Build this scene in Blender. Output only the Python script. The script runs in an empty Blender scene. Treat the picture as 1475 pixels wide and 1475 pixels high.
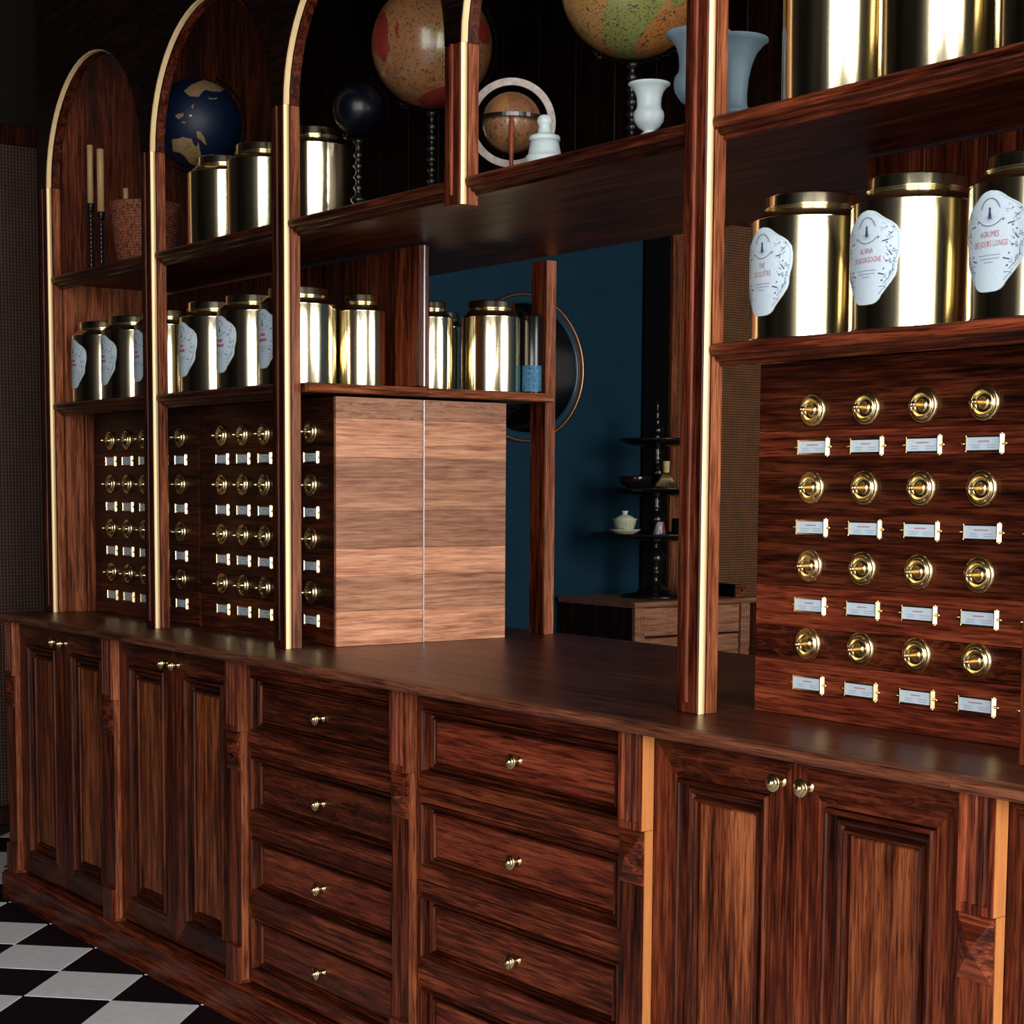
import bpy, bmesh, math, random
from mathutils import Vector, Matrix
PI = math.pi
random.seed(7)
S = bpy.context.scene
COL = S.collection

# ------------------------------------------------------------------ camera
CAM_R = Vector((0.59703161, 0.80219015, 0.00664921))
CAM_U = Vector((-0.07442928, 0.04713755, 0.99611161))
CAM_F = Vector((-0.79875749, 0.59520502, -0.08784905))
cd = bpy.data.cameras.new('camera'); cam = bpy.data.objects.new('camera', cd); COL.objects.link(cam)
M = Matrix((CAM_R, CAM_U, -CAM_F)).transposed().to_4x4(); M.translation = Vector((5.2154, -1.95036, 1.30647))
cam.matrix_world = M
cd.sensor_width = 36.0; cd.sensor_fit = 'HORIZONTAL'; cd.lens = 2495.259 / 1475 * 36
cd.shift_y = 0.12591; cd.clip_start = 0.02; cd.clip_end = 60
S.camera = cam

# ------------------------------------------------------------------ world, exposure, window light
w = bpy.data.worlds.new('world'); S.world = w; w.use_nodes = True
w.node_tree.nodes['Background'].inputs[0].default_value = (0.55, 0.70, 1.0, 1)
w.node_tree.nodes['Background'].inputs[1].default_value = 0.008
S.view_settings.view_transform = 'Standard'
S.view_settings.look = 'None'
S.view_settings.gamma = 1.0
S.view_settings.exposure = 0.15
S.view_settings.use_curve_mapping = False

def window_light(name, loc, rot, sx, sz, power, col=(1.0, 0.965, 0.92)):
    l = bpy.data.lights.new(name, 'AREA'); l.shape = 'RECTANGLE'; l.size = sx; l.size_y = sz
    l.energy = power; l.color = col
    o = bpy.data.objects.new(name, l); COL.objects.link(o); o.location = loc; o.rotation_euler = rot
    return o
# daylight through the panes of the shop windows in the right-hand wall (back panes are mirrored copies for the reflected room)
XW = 7.0
WZ0, WZ1 = 0.60, 3.90
FRONT_PANES = [(-3.15, -2.25), (-2.12, -1.22), (-1.09, -0.19)]
BACK_PANES = [(1.15, 1.95), (2.05, 2.85), (2.95, 3.75)]
for i, (a, b) in enumerate(FRONT_PANES):
    window_light('window_daylight', (XW + .02, (a + b) / 2, (WZ0 + WZ1) / 2), (0, PI / 2, 0), WZ1 - WZ0, b - a, (118, 106, 84)[i])
for i, (a, b) in enumerate(BACK_PANES):
    window_light('window_daylight', (XW + .02, (a + b) / 2, (WZ0 + WZ1) / 2), (0, PI / 2, 0), WZ1 - WZ0, b - a, 85)
# the smaller window in the street wall behind the photographer
STREET_PANES = [(4.55, 5.55), (5.70, 6.70)]
for (a, b) in STREET_PANES:
    window_light('window_daylight', ((a + b) / 2, -3.42, (WZ0 + WZ1) / 2), (PI / 2, 0, 0), b - a, WZ1 - WZ0, 80)

# ------------------------------------------------------------------ helpers
def tag(o, label=None, cat=None, group=None, kind=None):
    if label: o['label'] = label
    if cat: o['category'] = cat
    if group: o['group'] = group
    if kind: o['kind'] = kind
    return o

def thing(name, label, cat, loc=(0, 0, 0), group=None):
    o = bpy.data.objects.new(name, None); o.empty_display_size = .05
    COL.objects.link(o); o.location = loc
    return tag(o, label, cat, group)

class MB:
    """collects shapes; vertices are world coordinates unless an origin is given at build"""
    def __init__(s):
        s.bm = bmesh.new(); s.smooth = False
    def box(s, x0, x1, y0, y1, z0, z1, bev=0, seg=1):
        v = [s.bm.verts.new((x, y, z)) for x in (x0, x1) for y in (y0, y1) for z in (z0, z1)]
        fs = [s.bm.faces.new([v[i] for i in q]) for q in ((0, 1, 3, 2), (4, 6, 7, 5), (0, 4, 5, 1), (2, 3, 7, 6), (0, 2, 6, 4), (1, 5, 7, 3))]
        if bev:
            es = list({e for f in fs for e in f.edges})
            bmesh.ops.bevel(s.bm, geom=es, offset=bev, segments=seg, affect='EDGES', profile=.5)
        return s
    def lathe(s, prof, c=(0, 0, 0), axis='Z', seg=32, a0=0, a1=2 * PI):
        """prof = [(radius, distance along the axis)]; axis Z up, -Y or +X"""
        full = abs(a1 - a0 - 2 * PI) < 1e-6
        n = seg if full else seg + 1
        rings = []
        for r, h in prof:
            if r < 1e-7:
                ring = [s.bm.verts.new(s._ax(0, 0, h, c, axis))] * n
            else:
                ring = [s.bm.verts.new(s._ax(r * math.cos(a0 + (a1 - a0) * k / seg), r * math.sin(a0 + (a1 - a0) * k / seg), h, c, axis)) for k in range(n)]
            rings.append(ring)
        for A, B in zip(rings[:-1], rings[1:]):
            for k in range(seg):
                k2 = (k + 1) % n
                q = []
                for v in (A[k], A[k2], B[k2], B[k]):
                    if v not in q: q.append(v)
                if len(q) > 2:
                    try: s.bm.faces.new(q).smooth = True
                    except ValueError: pass
        return s
    @staticmethod
    def _ax(a, b, h, c, axis):
        if axis == 'Z': return (c[0] + a, c[1] + b, c[2] + h)
        if axis == '-Y': return (c[0] + a, c[1] - h, c[2] + b)
        if axis == 'Y': return (c[0] + a, c[1] + h, c[2] + b)
        return (c[0] + h, c[1] + a, c[2] + b)
    def prism(s, pts, y0, y1):
        """pts (x,z) polygon, extruded in y"""
        A = [s.bm.verts.new((x, y0, z)) for x, z in pts]; B = [s.bm.verts.new((x, y1, z)) for x, z in pts]
        s.bm.faces.new(A); s.bm.faces.new(B[::-1])
        n = len(pts)
        for k in range(n):
            s.bm.faces.new((A[k], B[k], B[(k + 1) % n], A[(k + 1) % n]))
        return s
    def prism_x(s, pts, x0, x1, smooth=False):
        """pts (y,z) polygon, extruded in x"""
        A = [s.bm.verts.new((x0, y, z)) for y, z in pts]; B = [s.bm.verts.new((x1, y, z)) for y, z in pts]
        s.bm.faces.new(A); s.bm.faces.new(B[::-1])
        n = len(pts)
        for k in range(n):
            f = s.bm.faces.new((A[k], B[k], B[(k + 1) % n], A[(k + 1) % n])); f.smooth = smooth
        return s
    def prism_z(s, pts, z0, z1):
        A = [s.bm.verts.new((x, y, z0)) for x, y in pts]; B = [s.bm.verts.new((x, y, z1)) for x, y in pts]
        s.bm.faces.new(A); s.bm.faces.new(B[::-1])
        n = len(pts)
        for k in range(n):
            s.bm.faces.new((A[k], B[k], B[(k + 1) % n], A[(k + 1) % n]))
        return s
    def rings(s, x0, x1, z0, z1, prof, close=True):
        """rectangular moulding in the XZ plane; prof = [(inset x, inset z, y)]"""
        L = []
        for ix, iz, y in prof:
            L.append([s.bm.verts.new(p) for p in ((x0 + ix, y, z0 + iz), (x1 - ix, y, z0 + iz), (x1 - ix, y, z1 - iz), (x0 + ix, y, z1 - iz))])
        for A, B in zip(L[:-1], L[1:]):
            for k in range(4): s.bm.faces.new((A[k], A[(k + 1) % 4], B[(k + 1) % 4], B[k])).material_index = 1 - k % 2 if not close else 0
        if close: s.bm.faces.new(L[-1])
        return s
    def tube(s, pts, r, seg=8, closed=False):
        n = len(pts); rings = []
        P = [Vector(p) for p in pts]
        ref = Vector((0, 0, 1))
        for i, p in enumerate(P):
            a = P[(i - 1) % n] if (closed or i) else P[0]; b = P[(i + 1) % n] if (closed or i < n - 1) else P[-1]
            t = (b - a).normalized()
            if abs(t.dot(ref)) > .95: ref = Vector((1, 0, 0)) if abs(t.x) < .9 else Vector((0, 1, 0))
            u = t.cross(ref).normalized(); v = t.cross(u).normalized(); ref = v
            rr = r[i] if isinstance(r, (list, tuple)) else r
            rings.append([s.bm.verts.new(p + (u * math.cos(2 * PI * k / seg) + v * math.sin(2 * PI * k / seg)) * rr) for k in range(seg)])
        m = n if closed else n - 1
        for i in range(m):
            A, B = rings[i], rings[(i + 1) % n]
            for k in range(seg):
                s.bm.faces.new((A[k], A[(k + 1) % seg], B[(k + 1) % seg], B[k])).smooth = True
        if not closed:
            s.bm.faces.new(rings[0]); s.bm.faces.new(rings[-1][::-1])
        return s
    def mesh(s, name, mat):
        bmesh.ops.recalc_face_normals(s.bm, faces=s.bm.faces)
        me = bpy.data.meshes.new(name); s.bm.to_mesh(me); s.bm.free()
        for m in (mat if isinstance(mat, (list, tuple)) else [mat]): me.materials.append(m)
        return me
    def build(s, name, mat, parent=None):
        """mesh in world coordinates; the part is parented so that it stays where it is"""
        me = s.mesh(name, mat)
        lo = Vector([min(v.co[i] for v in me.vertices) for i in range(3)]); hi = Vector([max(v.co[i] for v in me.vertices) for i in range(3)])
        c = (lo + hi) / 2; c.z = lo.z
        me.transform(Matrix.Translation(-c))
        return place(name, me, c, parent)

def wloc(o):
    v = Vector(o.location)
    while o.parent: o = o.parent; v += Vector(o.location)
    return v

def place(name, me, world_loc, parent=None):
    o = bpy.data.objects.new(name, me); COL.objects.link(o)
    if parent: o.parent = parent; o.location = Vector(world_loc) - wloc(parent)
    else: o.location = world_loc
    return o

# ------------------------------------------------------------------ materials
def newmat(name):
    m = bpy.data.materials.new(name); m.use_nodes = True
    nt = m.node_tree; b = nt.nodes['Principled BSDF']
    return m, nt, b
def N(nt, t, **k):
    n = nt.nodes.new(t)
    for a, v in k.items():
        if a.startswith('i_'): n.inputs[int(a[2:])].default_value = v
        else: setattr(n, a, v)
    return n
def ramp(nt, stops):
    r = nt.nodes.new('ShaderNodeValToRGB')
    el = r.color_ramp.elements
    while len(el) < len(stops): el.new(.5)
    for e, (p, c) in zip(el, stops): e.position = p; e.color = (*c, 1)
    return r
def srgb(r, g, b):
    f = lambda c: (c / 255 / 12.92) if c / 255 <= .04045 else ((c / 255 + .055) / 1.055) ** 2.4
    return (f(r), f(g), f(b))

def wood(name, dark, mid, light, grain='Z', rough=.38, vary=.35, coarse=1.0, fleck=0.0, bump=.4, coat=.03, pore=.85):
    m, nt, b = newmat(name); L = nt.links
    tc = N(nt, 'ShaderNodeTexCoord'); oi = N(nt, 'ShaderNodeObjectInfo')
    off = N(nt, 'ShaderNodeVectorMath', operation='SCALE'); off.inputs[0].default_value = (37., 61., 23.); L.new(oi.outputs['Random'], off.inputs['Scale'])
    add = N(nt, 'ShaderNodeVectorMath', operation='ADD'); L.new(tc.outputs['Object'], add.inputs[0]); L.new(off.outputs[0], add.inputs[1])
    def mp(a, l):
        k = N(nt, 'ShaderNodeMapping'); s = [a] * 3; s['XYZ'.index(grain)] = l
        k.inputs['Scale'].default_value = s; L.new(add.outputs[0], k.inputs[0]); return k
    m1 = mp(15 * coarse, 1.6 * coarse); m2 = mp(210, 11); m3 = mp(75 * coarse, 3.2); m4 = mp(330, 16)
    n1 = N(nt, 'ShaderNodeTexNoise'); n1.inputs['Scale'].default_value = 1; n1.inputs['Detail'].default_value = 5; n1.inputs['Roughness'].default_value = .62; n1.inputs['Distortion'].default_value = 1.1
    n2 = N(nt, 'ShaderNodeTexNoise'); n2.inputs['Scale'].default_value = 1; n2.inputs['Detail'].default_value = 3
    n3 = N(nt, 'ShaderNodeTexNoise'); n3.inputs['Scale'].default_value = 1; n3.inputs['Detail'].default_value = 4; n3.inputs['Distortion'].default_value = .6
    L.new(m1.outputs[0], n1.inputs['Vector']); L.new(m2.outputs[0], n2.inputs['Vector']); L.new(m3.outputs[0], n3.inputs['Vector'])
    n4 = N(nt, 'ShaderNodeTexNoise'); n4.inputs['Scale'].default_value = 1; n4.inputs['Detail'].default_value = 2; L.new(m4.outputs[0], n4.inputs['Vector'])
    a1 = N(nt, 'ShaderNodeMath', operation='MULTIPLY', i_1=.36); L.new(n1.outputs[0], a1.inputs[0])
    a2 = N(nt, 'ShaderNodeMath', operation='MULTIPLY_ADD', i_1=.30); L.new(n2.outputs[0], a2.inputs[0]); L.new(a1.outputs[0], a2.inputs[2])
    a3 = N(nt, 'ShaderNodeMath', operation='MULTIPLY_ADD', i_1=.34); L.new(n3.outputs[0], a3.inputs[0]); L.new(a2.outputs[0], a3.inputs[2])
    r = ramp(nt, [(.38, dark), (.485, mid), (.60, light)]); L.new(a3.outputs[0], r.inputs[0])
    val = N(nt, 'ShaderNodeMath', operation='MULTIPLY_ADD', i_1=vary, i_2=1 - vary / 2); L.new(oi.outputs['Random'], val.inputs[0])
    hs = N(nt, 'ShaderNodeHueSaturation'); L.new(r.outputs[0], hs.inputs['Color']); L.new(val.outputs[0], hs.inputs['Value'])
    col = hs.outputs[0]
    r4 = ramp(nt, [(.36, (.30, .26, .24)), (.47, (1, 1, 1))]); L.new(n4.outputs[0], r4.inputs[0])
    m5 = N(nt, 'ShaderNodeMix', data_type='RGBA', blend_type='MULTIPLY'); m5.inputs[0].default_value = pore; L.new(col, m5.inputs[6]); L.new(r4.outputs[0], m5.inputs[7]); col = m5.outputs[2]
    if fleck:
        mf = N(nt, 'ShaderNodeMapping'); s = [75] * 3; s['XYZ'.index(grain)] = 22; mf.inputs['Scale'].default_value = s; mf.inputs['Rotation'].default_value = (0.35, .35, .2)
        L.new(add.outputs[0], mf.inputs[0])
        nf = N(nt, 'ShaderNodeTexNoise'); nf.inputs['Scale'].default_value = 1; nf.inputs['Detail'].default_value = 2; nf.inputs['Distortion'].default_value = 1.6; L.new(mf.outputs[0], nf.inputs['Vector'])
        rf = ramp(nt, [(.52, (0, 0, 0)), (.62, (1, 1, 1))]); L.new(nf.outputs[0], rf.inputs[0])
        fm = N(nt, 'ShaderNodeMath', operation='MULTIPLY', i_1=fleck); L.new(rf.outputs[0], fm.inputs[0])
        mx = N(nt, 'ShaderNodeMix', data_type='RGBA'); L.new(fm.outputs[0], mx.inputs[0]); L.new(col, mx.inputs[6]); mx.inputs[7].default_value = (*light, 1)
        col = mx.outputs[2]
    L.new(col, b.inputs['Base Color'])
    rr = N(nt, 'ShaderNodeMath', operation='MULTIPLY_ADD', i_1=.25, i_2=rough - .1); L.new(n2.outputs[0], rr.inputs[0]); L.new(rr.outputs[0], b.inputs['Roughness'])
    b.inputs['Coat Weight'].default_value = coat; b.inputs['Coat Roughness'].default_value = .3; b.inputs['Specular IOR Level'].default_value = .28; b.inputs['Specular Tint'].default_value = (1, .72, .6, 1)
    bp = N(nt, 'ShaderNodeBump'); bp.inputs['Strength'].default_value = bump; bp.inputs['Distance'].default_value = .002
    L.new(a3.outputs[0], bp.inputs['Height']); L.new(bp.outputs[0], b.inputs['Normal'])
    return m

RED = ((.005, .0008, .0005), (.062, .0100, .0038), (.190, .040, .0150))
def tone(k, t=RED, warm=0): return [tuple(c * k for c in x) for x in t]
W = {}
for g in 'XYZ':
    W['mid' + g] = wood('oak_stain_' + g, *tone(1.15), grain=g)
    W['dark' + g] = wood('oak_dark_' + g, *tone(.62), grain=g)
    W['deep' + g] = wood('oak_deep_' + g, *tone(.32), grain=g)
    W['red' + g] = wood('oak_red_' + g, (.022, .003, .0018), (.120, .0200, .0085), (.240, .052, .022), grain=g)
    W['lite' + g] = wood('oak_lit_' + g, (.035, .0075, .0035), (.165, .045, .018), (.33, .11, .048), grain=g, vary=.25)
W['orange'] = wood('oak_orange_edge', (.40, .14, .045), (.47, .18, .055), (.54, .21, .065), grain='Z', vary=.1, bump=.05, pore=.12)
BLKW = wood('oak_blackened', (.0008, .0003, .0003), (.004, .0012, .0010), (.012, .004, .003), grain='X')  # near-black tone puts the darkness around the arch tops into the oak
W['flecked'] = wood('oak_flecked', *tone(.8), grain='X', fleck=.35)
W['panel'] = wood('oak_panel_Z', (.020, .0040, .0018), (.165, .037, .0130), (.37, .112, .040), grain='Z', coarse=.8)
W['top'] = wood('oak_worktop', (.006, .002, .0014), (.056, .0125, .0062), (.095, .028, .015), grain='X', rough=.34, coat=.16, vary=.2, bump=.12)
# pale side boards, grain front to back
PALE = {}
for k, (kk, fl) in dict(a=(.55, .6), b=(1.0, 0), c=(.58, 0), d=(.72, 0), e=(.88, 0), f=(.60, 0), g=(1.1, 0), h=(.80, 0), i=(1.2, 0)).items():
    PALE[k] = wood('pale_oak_' + k, tuple(c * kk for c in (.18, .064, .036)), tuple(c * kk for c in (.36, .155, .086)), tuple(c * kk for c in (.52, .26, .150)), grain='Y', vary=0, fleck=fl, bump=.3, coat=.03, pore=.45, coarse=1.5)

def metal(name, col, rough=.2, streak=0.0, axis='Z'):
    m, nt, b = newmat(name); L = nt.links
    b.inputs['Metallic'].default_value = 1; b.inputs['Base Color'].default_value = (*col, 1); b.inputs['Roughness'].default_value = rough
    if streak:
        tc = N(nt, 'ShaderNodeTexCoord'); oi = N(nt, 'ShaderNodeObjectInfo')
        off = N(nt, 'ShaderNodeVectorMath', operation='SCALE'); off.inputs[0].default_value = (7., 11., 3.); L.new(oi.outputs['Random'], off.inputs['Scale'])
        add = N(nt, 'ShaderNodeVectorMath', operation='ADD'); L.new(tc.outputs['Object'], add.inputs[0]); L.new(off.outputs[0], add.inputs[1])
        mp = N(nt, 'ShaderNodeMapping'); mp.inputs['Scale'].default_value = (55, 55, .6); L.new(add.outputs[0], mp.inputs[0])
        n = N(nt, 'ShaderNodeTexNoise'); n.inputs['Scale'].default_value = 1; n.inputs['Detail'].default_value = 2; L.new(mp.outputs[0], n.inputs['Vector'])
        r = N(nt, 'ShaderNodeMath', operation='MULTIPLY_ADD', i_1=.18, i_2=rough - .08); L.new(n.outputs[0], r.inputs[0]); L.new(r.outputs[0], b.inputs['Roughness'])
        bp = N(nt, 'ShaderNodeBump'); bp.inputs['Strength'].default_value = streak; bp.inputs['Distance'].default_value = .002; L.new(n.outputs[0], bp.inputs['Height']); L.new(bp.outputs[0], b.inputs['Normal'])
    return m
BRASS = metal('brass_tin', (.84, .74, .50), .15, .05)
BRASSK = metal('brass_polished', (.86, .66, .34), .22)
SILVER = metal('pale_metal', (.42, .46, .55), .35)
COPPER = metal('copper', (.75, .36, .20), .35)

def plain(name, col, rough=.5, spec=.5, noise=0, scale=30, bump=0):
    m, nt, b = newmat(name); L = nt.links
    b.inputs['Base Color'].default_value = (*col, 1); b.inputs['Roughness'].default_value = rough
    b.inputs['Specular IOR Level'].default_value = spec
    if noise:
        tc = N(nt, 'ShaderNodeTexCoord'); n = N(nt, 'ShaderNodeTexNoise'); n.inputs['Scale'].default_value = scale; n.inputs['Detail'].default_value = 4
        L.new(tc.outputs['Object'], n.inputs['Vector'])
        r = ramp(nt, [(.3, tuple(c * (1 - noise) for c in col)), (.7, tuple(min(1, c * (1 + noise)) for c in col))]); L.new(n.outputs[0], r.inputs[0]); L.new(r.outputs[0], b.inputs['Base Color'])
        if bump:
            bp = N(nt, 'ShaderNodeBump'); bp.inputs['Strength'].default_value = bump; bp.inputs['Distance'].default_value = .002; L.new(n.outputs[0], bp.inputs['Height']); L.new(bp.outputs[0], b.inputs['Normal'])
    return m
INLAY = plain('brass_inlay', (.86, .62, .33), .5, .4); INLAY.node_tree.nodes['Principled BSDF'].inputs['Metallic'].default_value = .35
BLACKW = plain('black_lacquer', (.006, .005, .005), .22, .6)
BLACKM = plain('black_iron', (.004, .004, .005), .3, .4)
PAPER = plain('paper', (.47, .57, .66), .6, .3, .04, 200)
INK = plain('ink_navy', (.035, .05, .10), .6, .2)
INKG = plain('ink_grey', (.22, .27, .36), .6, .2)
INKR = plain('ink_rose', (.42, .11, .14), .6, .2)
WAX = plain('candle_wax', (.40, .25, .11), .45, .4, .08, 60)
WICK = plain('wick', (.25, .22, .2), .8)
MARBLE = plain('white_marble', (.46, .54, .57), .45, .5, .12, 22, .05)
GREYM = plain('grey_stone', (.17, .245, .31), .5, .4, .14, 18, .05)
CERAM = plain('celadon', (.62, .62, .42), .2, .5, .06, 40)
CERAW = plain('white_porcelain', (.72, .76, .66), .2, .5)
BAMBOO = plain('bamboo', (.66, .47, .22), .55, .3, .18, 120)
CEIL = plain('ceiling_paint', (.008, .012, .011), .8, .2)
DARKWALL = plain('dark_wall_paint', (.010, .006, .005), .8, .2)
BLUE = plain('blue_wall_paint', (.0008, .028, .055), .75, .25, .10, 6)
BLACKC = plain('black_cloth', (.0015, .0015, .0018), .9, .1)
TILEW = plain('white_tile', (.86, .90, .93), .35, .5, .06, 30)
TILEB = plain('black_tile', (.003, .004, .008), .45, .2, .2, 30)
GROUT = plain('grout', (.05, .05, .055), .8)
RINGP = plain('printed_ring_paper', (.30, .25, .23), .5, .3, .25, 90)

def basket_mat():
    m, nt, b = newmat('woven_rush'); L = nt.links
    tc = N(nt, 'ShaderNodeTexCoord'); mp = N(nt, 'ShaderNodeMapping'); mp.inputs['Scale'].default_value = (160, 160, 90); L.new(tc.outputs['Object'], mp.inputs[0])
    n = N(nt, 'ShaderNodeTexNoise'); n.inputs['Scale'].default_value = 1; L.new(mp.outputs[0], n.inputs['Vector'])
    r = ramp(nt, [(.35, (.06, .014, .007)), (.6, (.30, .090, .042))]); L.new(n.outputs[0], r.inputs[0]); L.new(r.outputs[0], b.inputs['Base Color']); b.inputs['Roughness'].default_value = .7
    return m
RUSH = basket_mat()

def cane_mat(name, axes=('Y', 'Z'), cell=.0115, c0=(.20, .115, .055), c1=(.012, .006, .003)):
    m, nt, b = newmat(name); L = nt.links
    tc = N(nt, 'ShaderNodeTexCoord'); sp = N(nt, 'ShaderNodeSeparateXYZ'); L.new(tc.outputs['Object'], sp.inputs[0])
    outs = []
    for a in axes:
        mu = N(nt, 'ShaderNodeMath', operation='MULTIPLY', i_1=2 * PI / cell); L.new(sp.outputs[a], mu.inputs[0])
        si = N(nt, 'ShaderNodeMath', operation='SINE'); L.new(mu.outputs[0], si.inputs[0]); outs.append(si)
    ad = N(nt, 'ShaderNodeMath', operation='ADD'); L.new(outs[0].outputs[0], ad.inputs[0]); L.new(outs[1].outputs[0], ad.inputs[1])
    nz = N(nt, 'ShaderNodeTexNoise'); nz.inputs['Scale'].default_value = 9; nz.inputs['Detail'].default_value = 3; L.new(tc.outputs['Object'], nz.inputs['Vector'])
    a2 = N(nt, 'ShaderNodeMath', operation='MULTIPLY_ADD', i_1=1.6); L.new(nz.outputs[0], a2.inputs[0]); L.new(ad.outputs[0], a2.inputs[2])
    r = ramp(nt, [(.0, c0), (.45, tuple((p + q) / 2 for p, q in zip(c0, c1))), (.75, c1)])
    mr = N(nt, 'ShaderNodeMapRange'); mr.inputs['From Min'].default_value = -1.2; mr.inputs['From Max'].default_value = 2.8; L.new(a2.outputs[0], mr.inputs[0])
    L.new(mr.outputs[0], r.inputs[0]); L.new(r.outputs[0], b.inputs['Base Color']); b.inputs['Roughness'].default_value = .6
    bp = N(nt, 'ShaderNodeBump'); bp.invert = True; bp.inputs['Strength'].default_value = .6; bp.inputs['Distance'].default_value = .003; L.new(mr.outputs[0], bp.inputs['Height']); L.new(bp.outputs[0], b.inputs['Normal'])
    return m
CANE = cane_mat('woven_cane', cell=.0125, c0=(.32, .125, .038), c1=(.025, .009, .003))
CANED = cane_mat('woven_cane_dark', cell=.0125, c0=(.10, .038, .020))

def globe_mat(name, cols, line=(.05, .03, .02), scale=2.2, sea=None, seed=0., thr=.52, rough=.28):
    m, nt, b = newmat(name); L = nt.links
    tc = N(nt, 'ShaderNodeTexCoord'); mp = N(nt, 'ShaderNodeMapping'); mp.inputs['Location'].default_value = (seed, seed * 1.7, seed * .6); L.new(tc.outputs['Object'], mp.inputs[0])
    n = N(nt, 'ShaderNodeTexNoise'); n.inputs['Scale'].default_value = scale * 4; n.inputs['Detail'].default_value = 5; n.inputs['Roughness'].default_value = .55; L.new(mp.outputs[0], n.inputs['Vector'])
    v = N(nt, 'ShaderNodeTexVoronoi'); v.inputs['Scale'].default_value = scale * 4.5; L.new(mp.outputs[0], v.inputs['Vector'])
    sx = N(nt, 'ShaderNodeSeparateColor'); L.new(v.outputs['Color'], sx.inputs[0])
    r = nt.nodes.new('ShaderNodeValToRGB'); r.color_ramp.interpolation = 'CONSTANT'
    while len(r.color_ramp.elements) < len(cols): r.color_ramp.elements.new(.5)
    for i, (e, c) in enumerate(zip(r.color_ramp.elements, cols)): e.position = i / len(cols); e.color = (*c, 1)
    L.new(sx.outputs[0], r.inputs[0]); col = r.outputs[0]
    # hand-drawn lines: fine dark marks
    n2 = N(nt, 'ShaderNodeTexNoise'); n2.inputs['Scale'].default_value = 85; n2.inputs['Detail'].default_value = 8; n2.inputs['Distortion'].default_value = 2.5; L.new(mp.outputs[0], n2.inputs['Vector'])
    r2 = ramp(nt, [(.38, (0, 0, 0)), (.46, (1, 1, 1))]); L.new(n2.outputs[0], r2.inputs[0])
    mx = N(nt, 'ShaderNodeMix', data_type='RGBA'); L.new(r2.outputs[0], mx.inputs[0]); mx.inputs[6].default_value = (*line, 1); L.new(col, mx.inputs[7]); col = mx.outputs[2]
    if sea:
        r3 = ramp(nt, [(thr - .004, (0, 0, 0)), (thr + .004, (1, 1, 1))]); L.new(n.outputs[0], r3.inputs[0])
        mz = N(nt, 'ShaderNodeMix', data_type='RGBA'); L.new(r3.outputs[0], mz.inputs[0]); mz.inputs[6].default_value = (*sea, 1); L.new(col, mz.inputs[7]); col = mz.outputs[2]
    L.new(col, b.inputs['Base Color']); b.inputs['Roughness'].default_value = rough; b.inputs['Coat Weight'].default_value = .4; b.inputs['Coat Roughness'].default_value = .15
    return m
G_RED = globe_mat('globe_print_ochre', [(.20, .085, .035), (.22, .10, .04)], scale=1.1, seed=3.6)
G_RED2 = globe_mat('globe_print_red', [(.21, .022, .015), (.19, .018, .012)], scale=1.1, seed=2.6)
G_RED3 = globe_mat('globe_print_yellow', [(.21, .15, .03), (.20, .14, .03)], scale=1.1, seed=2.6)
G_YEL = globe_mat('globe_print_tan', [(.30, .16, .050), (.28, .15, .045)], scale=.9, seed=5.7)
G_YEL2 = globe_mat('globe_print_green', [(.175, .19, .055), (.16, .18, .05)], scale=.9, seed=5.7)
G_YEL3 = globe_mat('globe_print_orange', [(.34, .135, .038), (.32, .13, .036)], scale=.9, seed=5.7)
G_BLU = plain('globe_print_sea', (.0006, .006, .024), .5, .3)
G_LAND = globe_mat('globe_print_land', [(.21, .135, .06), (.20, .13, .06)], line=(.10, .06, .03), scale=2.0, seed=1.3)
G_BRN = globe_mat('globe_print_brown', [(.19, .08, .03), (.16, .065, .025), (.22, .10, .035)], scale=3.0, seed=8.2, rough=.5)
G_NVY = plain('globe_print_navy', (.0015, .002, .005), .3, .25)

# ------------------------------------------------------------------ measures
BW = 0.7439            # bay width
ZT = 0.907             # worktop height
XS = 1.4935            # side face of the drawer cabinet left of the opening
YM = 0.537             # mirror plane; its reflection is modelled as solid parts behind it
XEND = -1.12
ZCEIL = 4.2

# ------------------------------------------------------------------ room shell
def struct(name, mb, mat, parent=None):
    o = mb.build(name, mat, parent)
    if not parent: o['kind'] = 'structure'
    return o
floor = struct('floor', MB().box(XEND - .1, 7.3, -3.6, 5.3, -.06, -.004), GROUT)
TS = .23547; T0 = Vector((.9804, -.02)); E1 = Vector((1, -1)) / 2 ** .5; E2 = Vector((1, 1)) / 2 ** .5
def tile_mesh(mat, nm):
    m = MB(); g = .0012; h = TS / 2 - g
    a, b = E1 * h, E2 * h
    c = [-a - b, a - b, a + b, -a + b]; k = 1 - .012
    A = [m.bm.verts.new((p.x, p.y, 0)) for p in c]; B = [m.bm.verts.new((p.x * k, p.y * k, .004)) for p in c]
    m.bm.faces.new(B)
    for i in range(4): m.bm.faces.new((A[i], A[(i + 1) % 4], B[(i + 1) % 4], B[i]))
    return m.mesh(nm, mat)
tw, tb = tile_mesh(TILEW, 'white_tile'), tile_mesh(TILEB, 'black_tile')
rest_w, rest_b = MB(), MB()
for i in range(-40, 41):
    for j in range(-40, 41):
        c = T0 + E1 * TS * (i + .5) + E2 * TS * (j + .5)
        if not (XEND - .05 < c.x < 7.1 and -3.5 < c.y < 5.1): continue
        wh = (i + j) % 2 != 0
        if c.x < 2.35 and -1.55 < c.y < .42:
            place('floor_tile', tw if wh else tb, (c.x, c.y, -.004), floor)
        else:
            m = rest_w if wh else rest_b; h = TS / 2 - .0012
            v = [m.bm.verts.new((*(c + E1 * h * s + E2 * h * t), 0)) for s, t in ((-1, -1), (1, -1), (1, 1), (-1, 1))]
            m.bm.faces.new(v)
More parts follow.
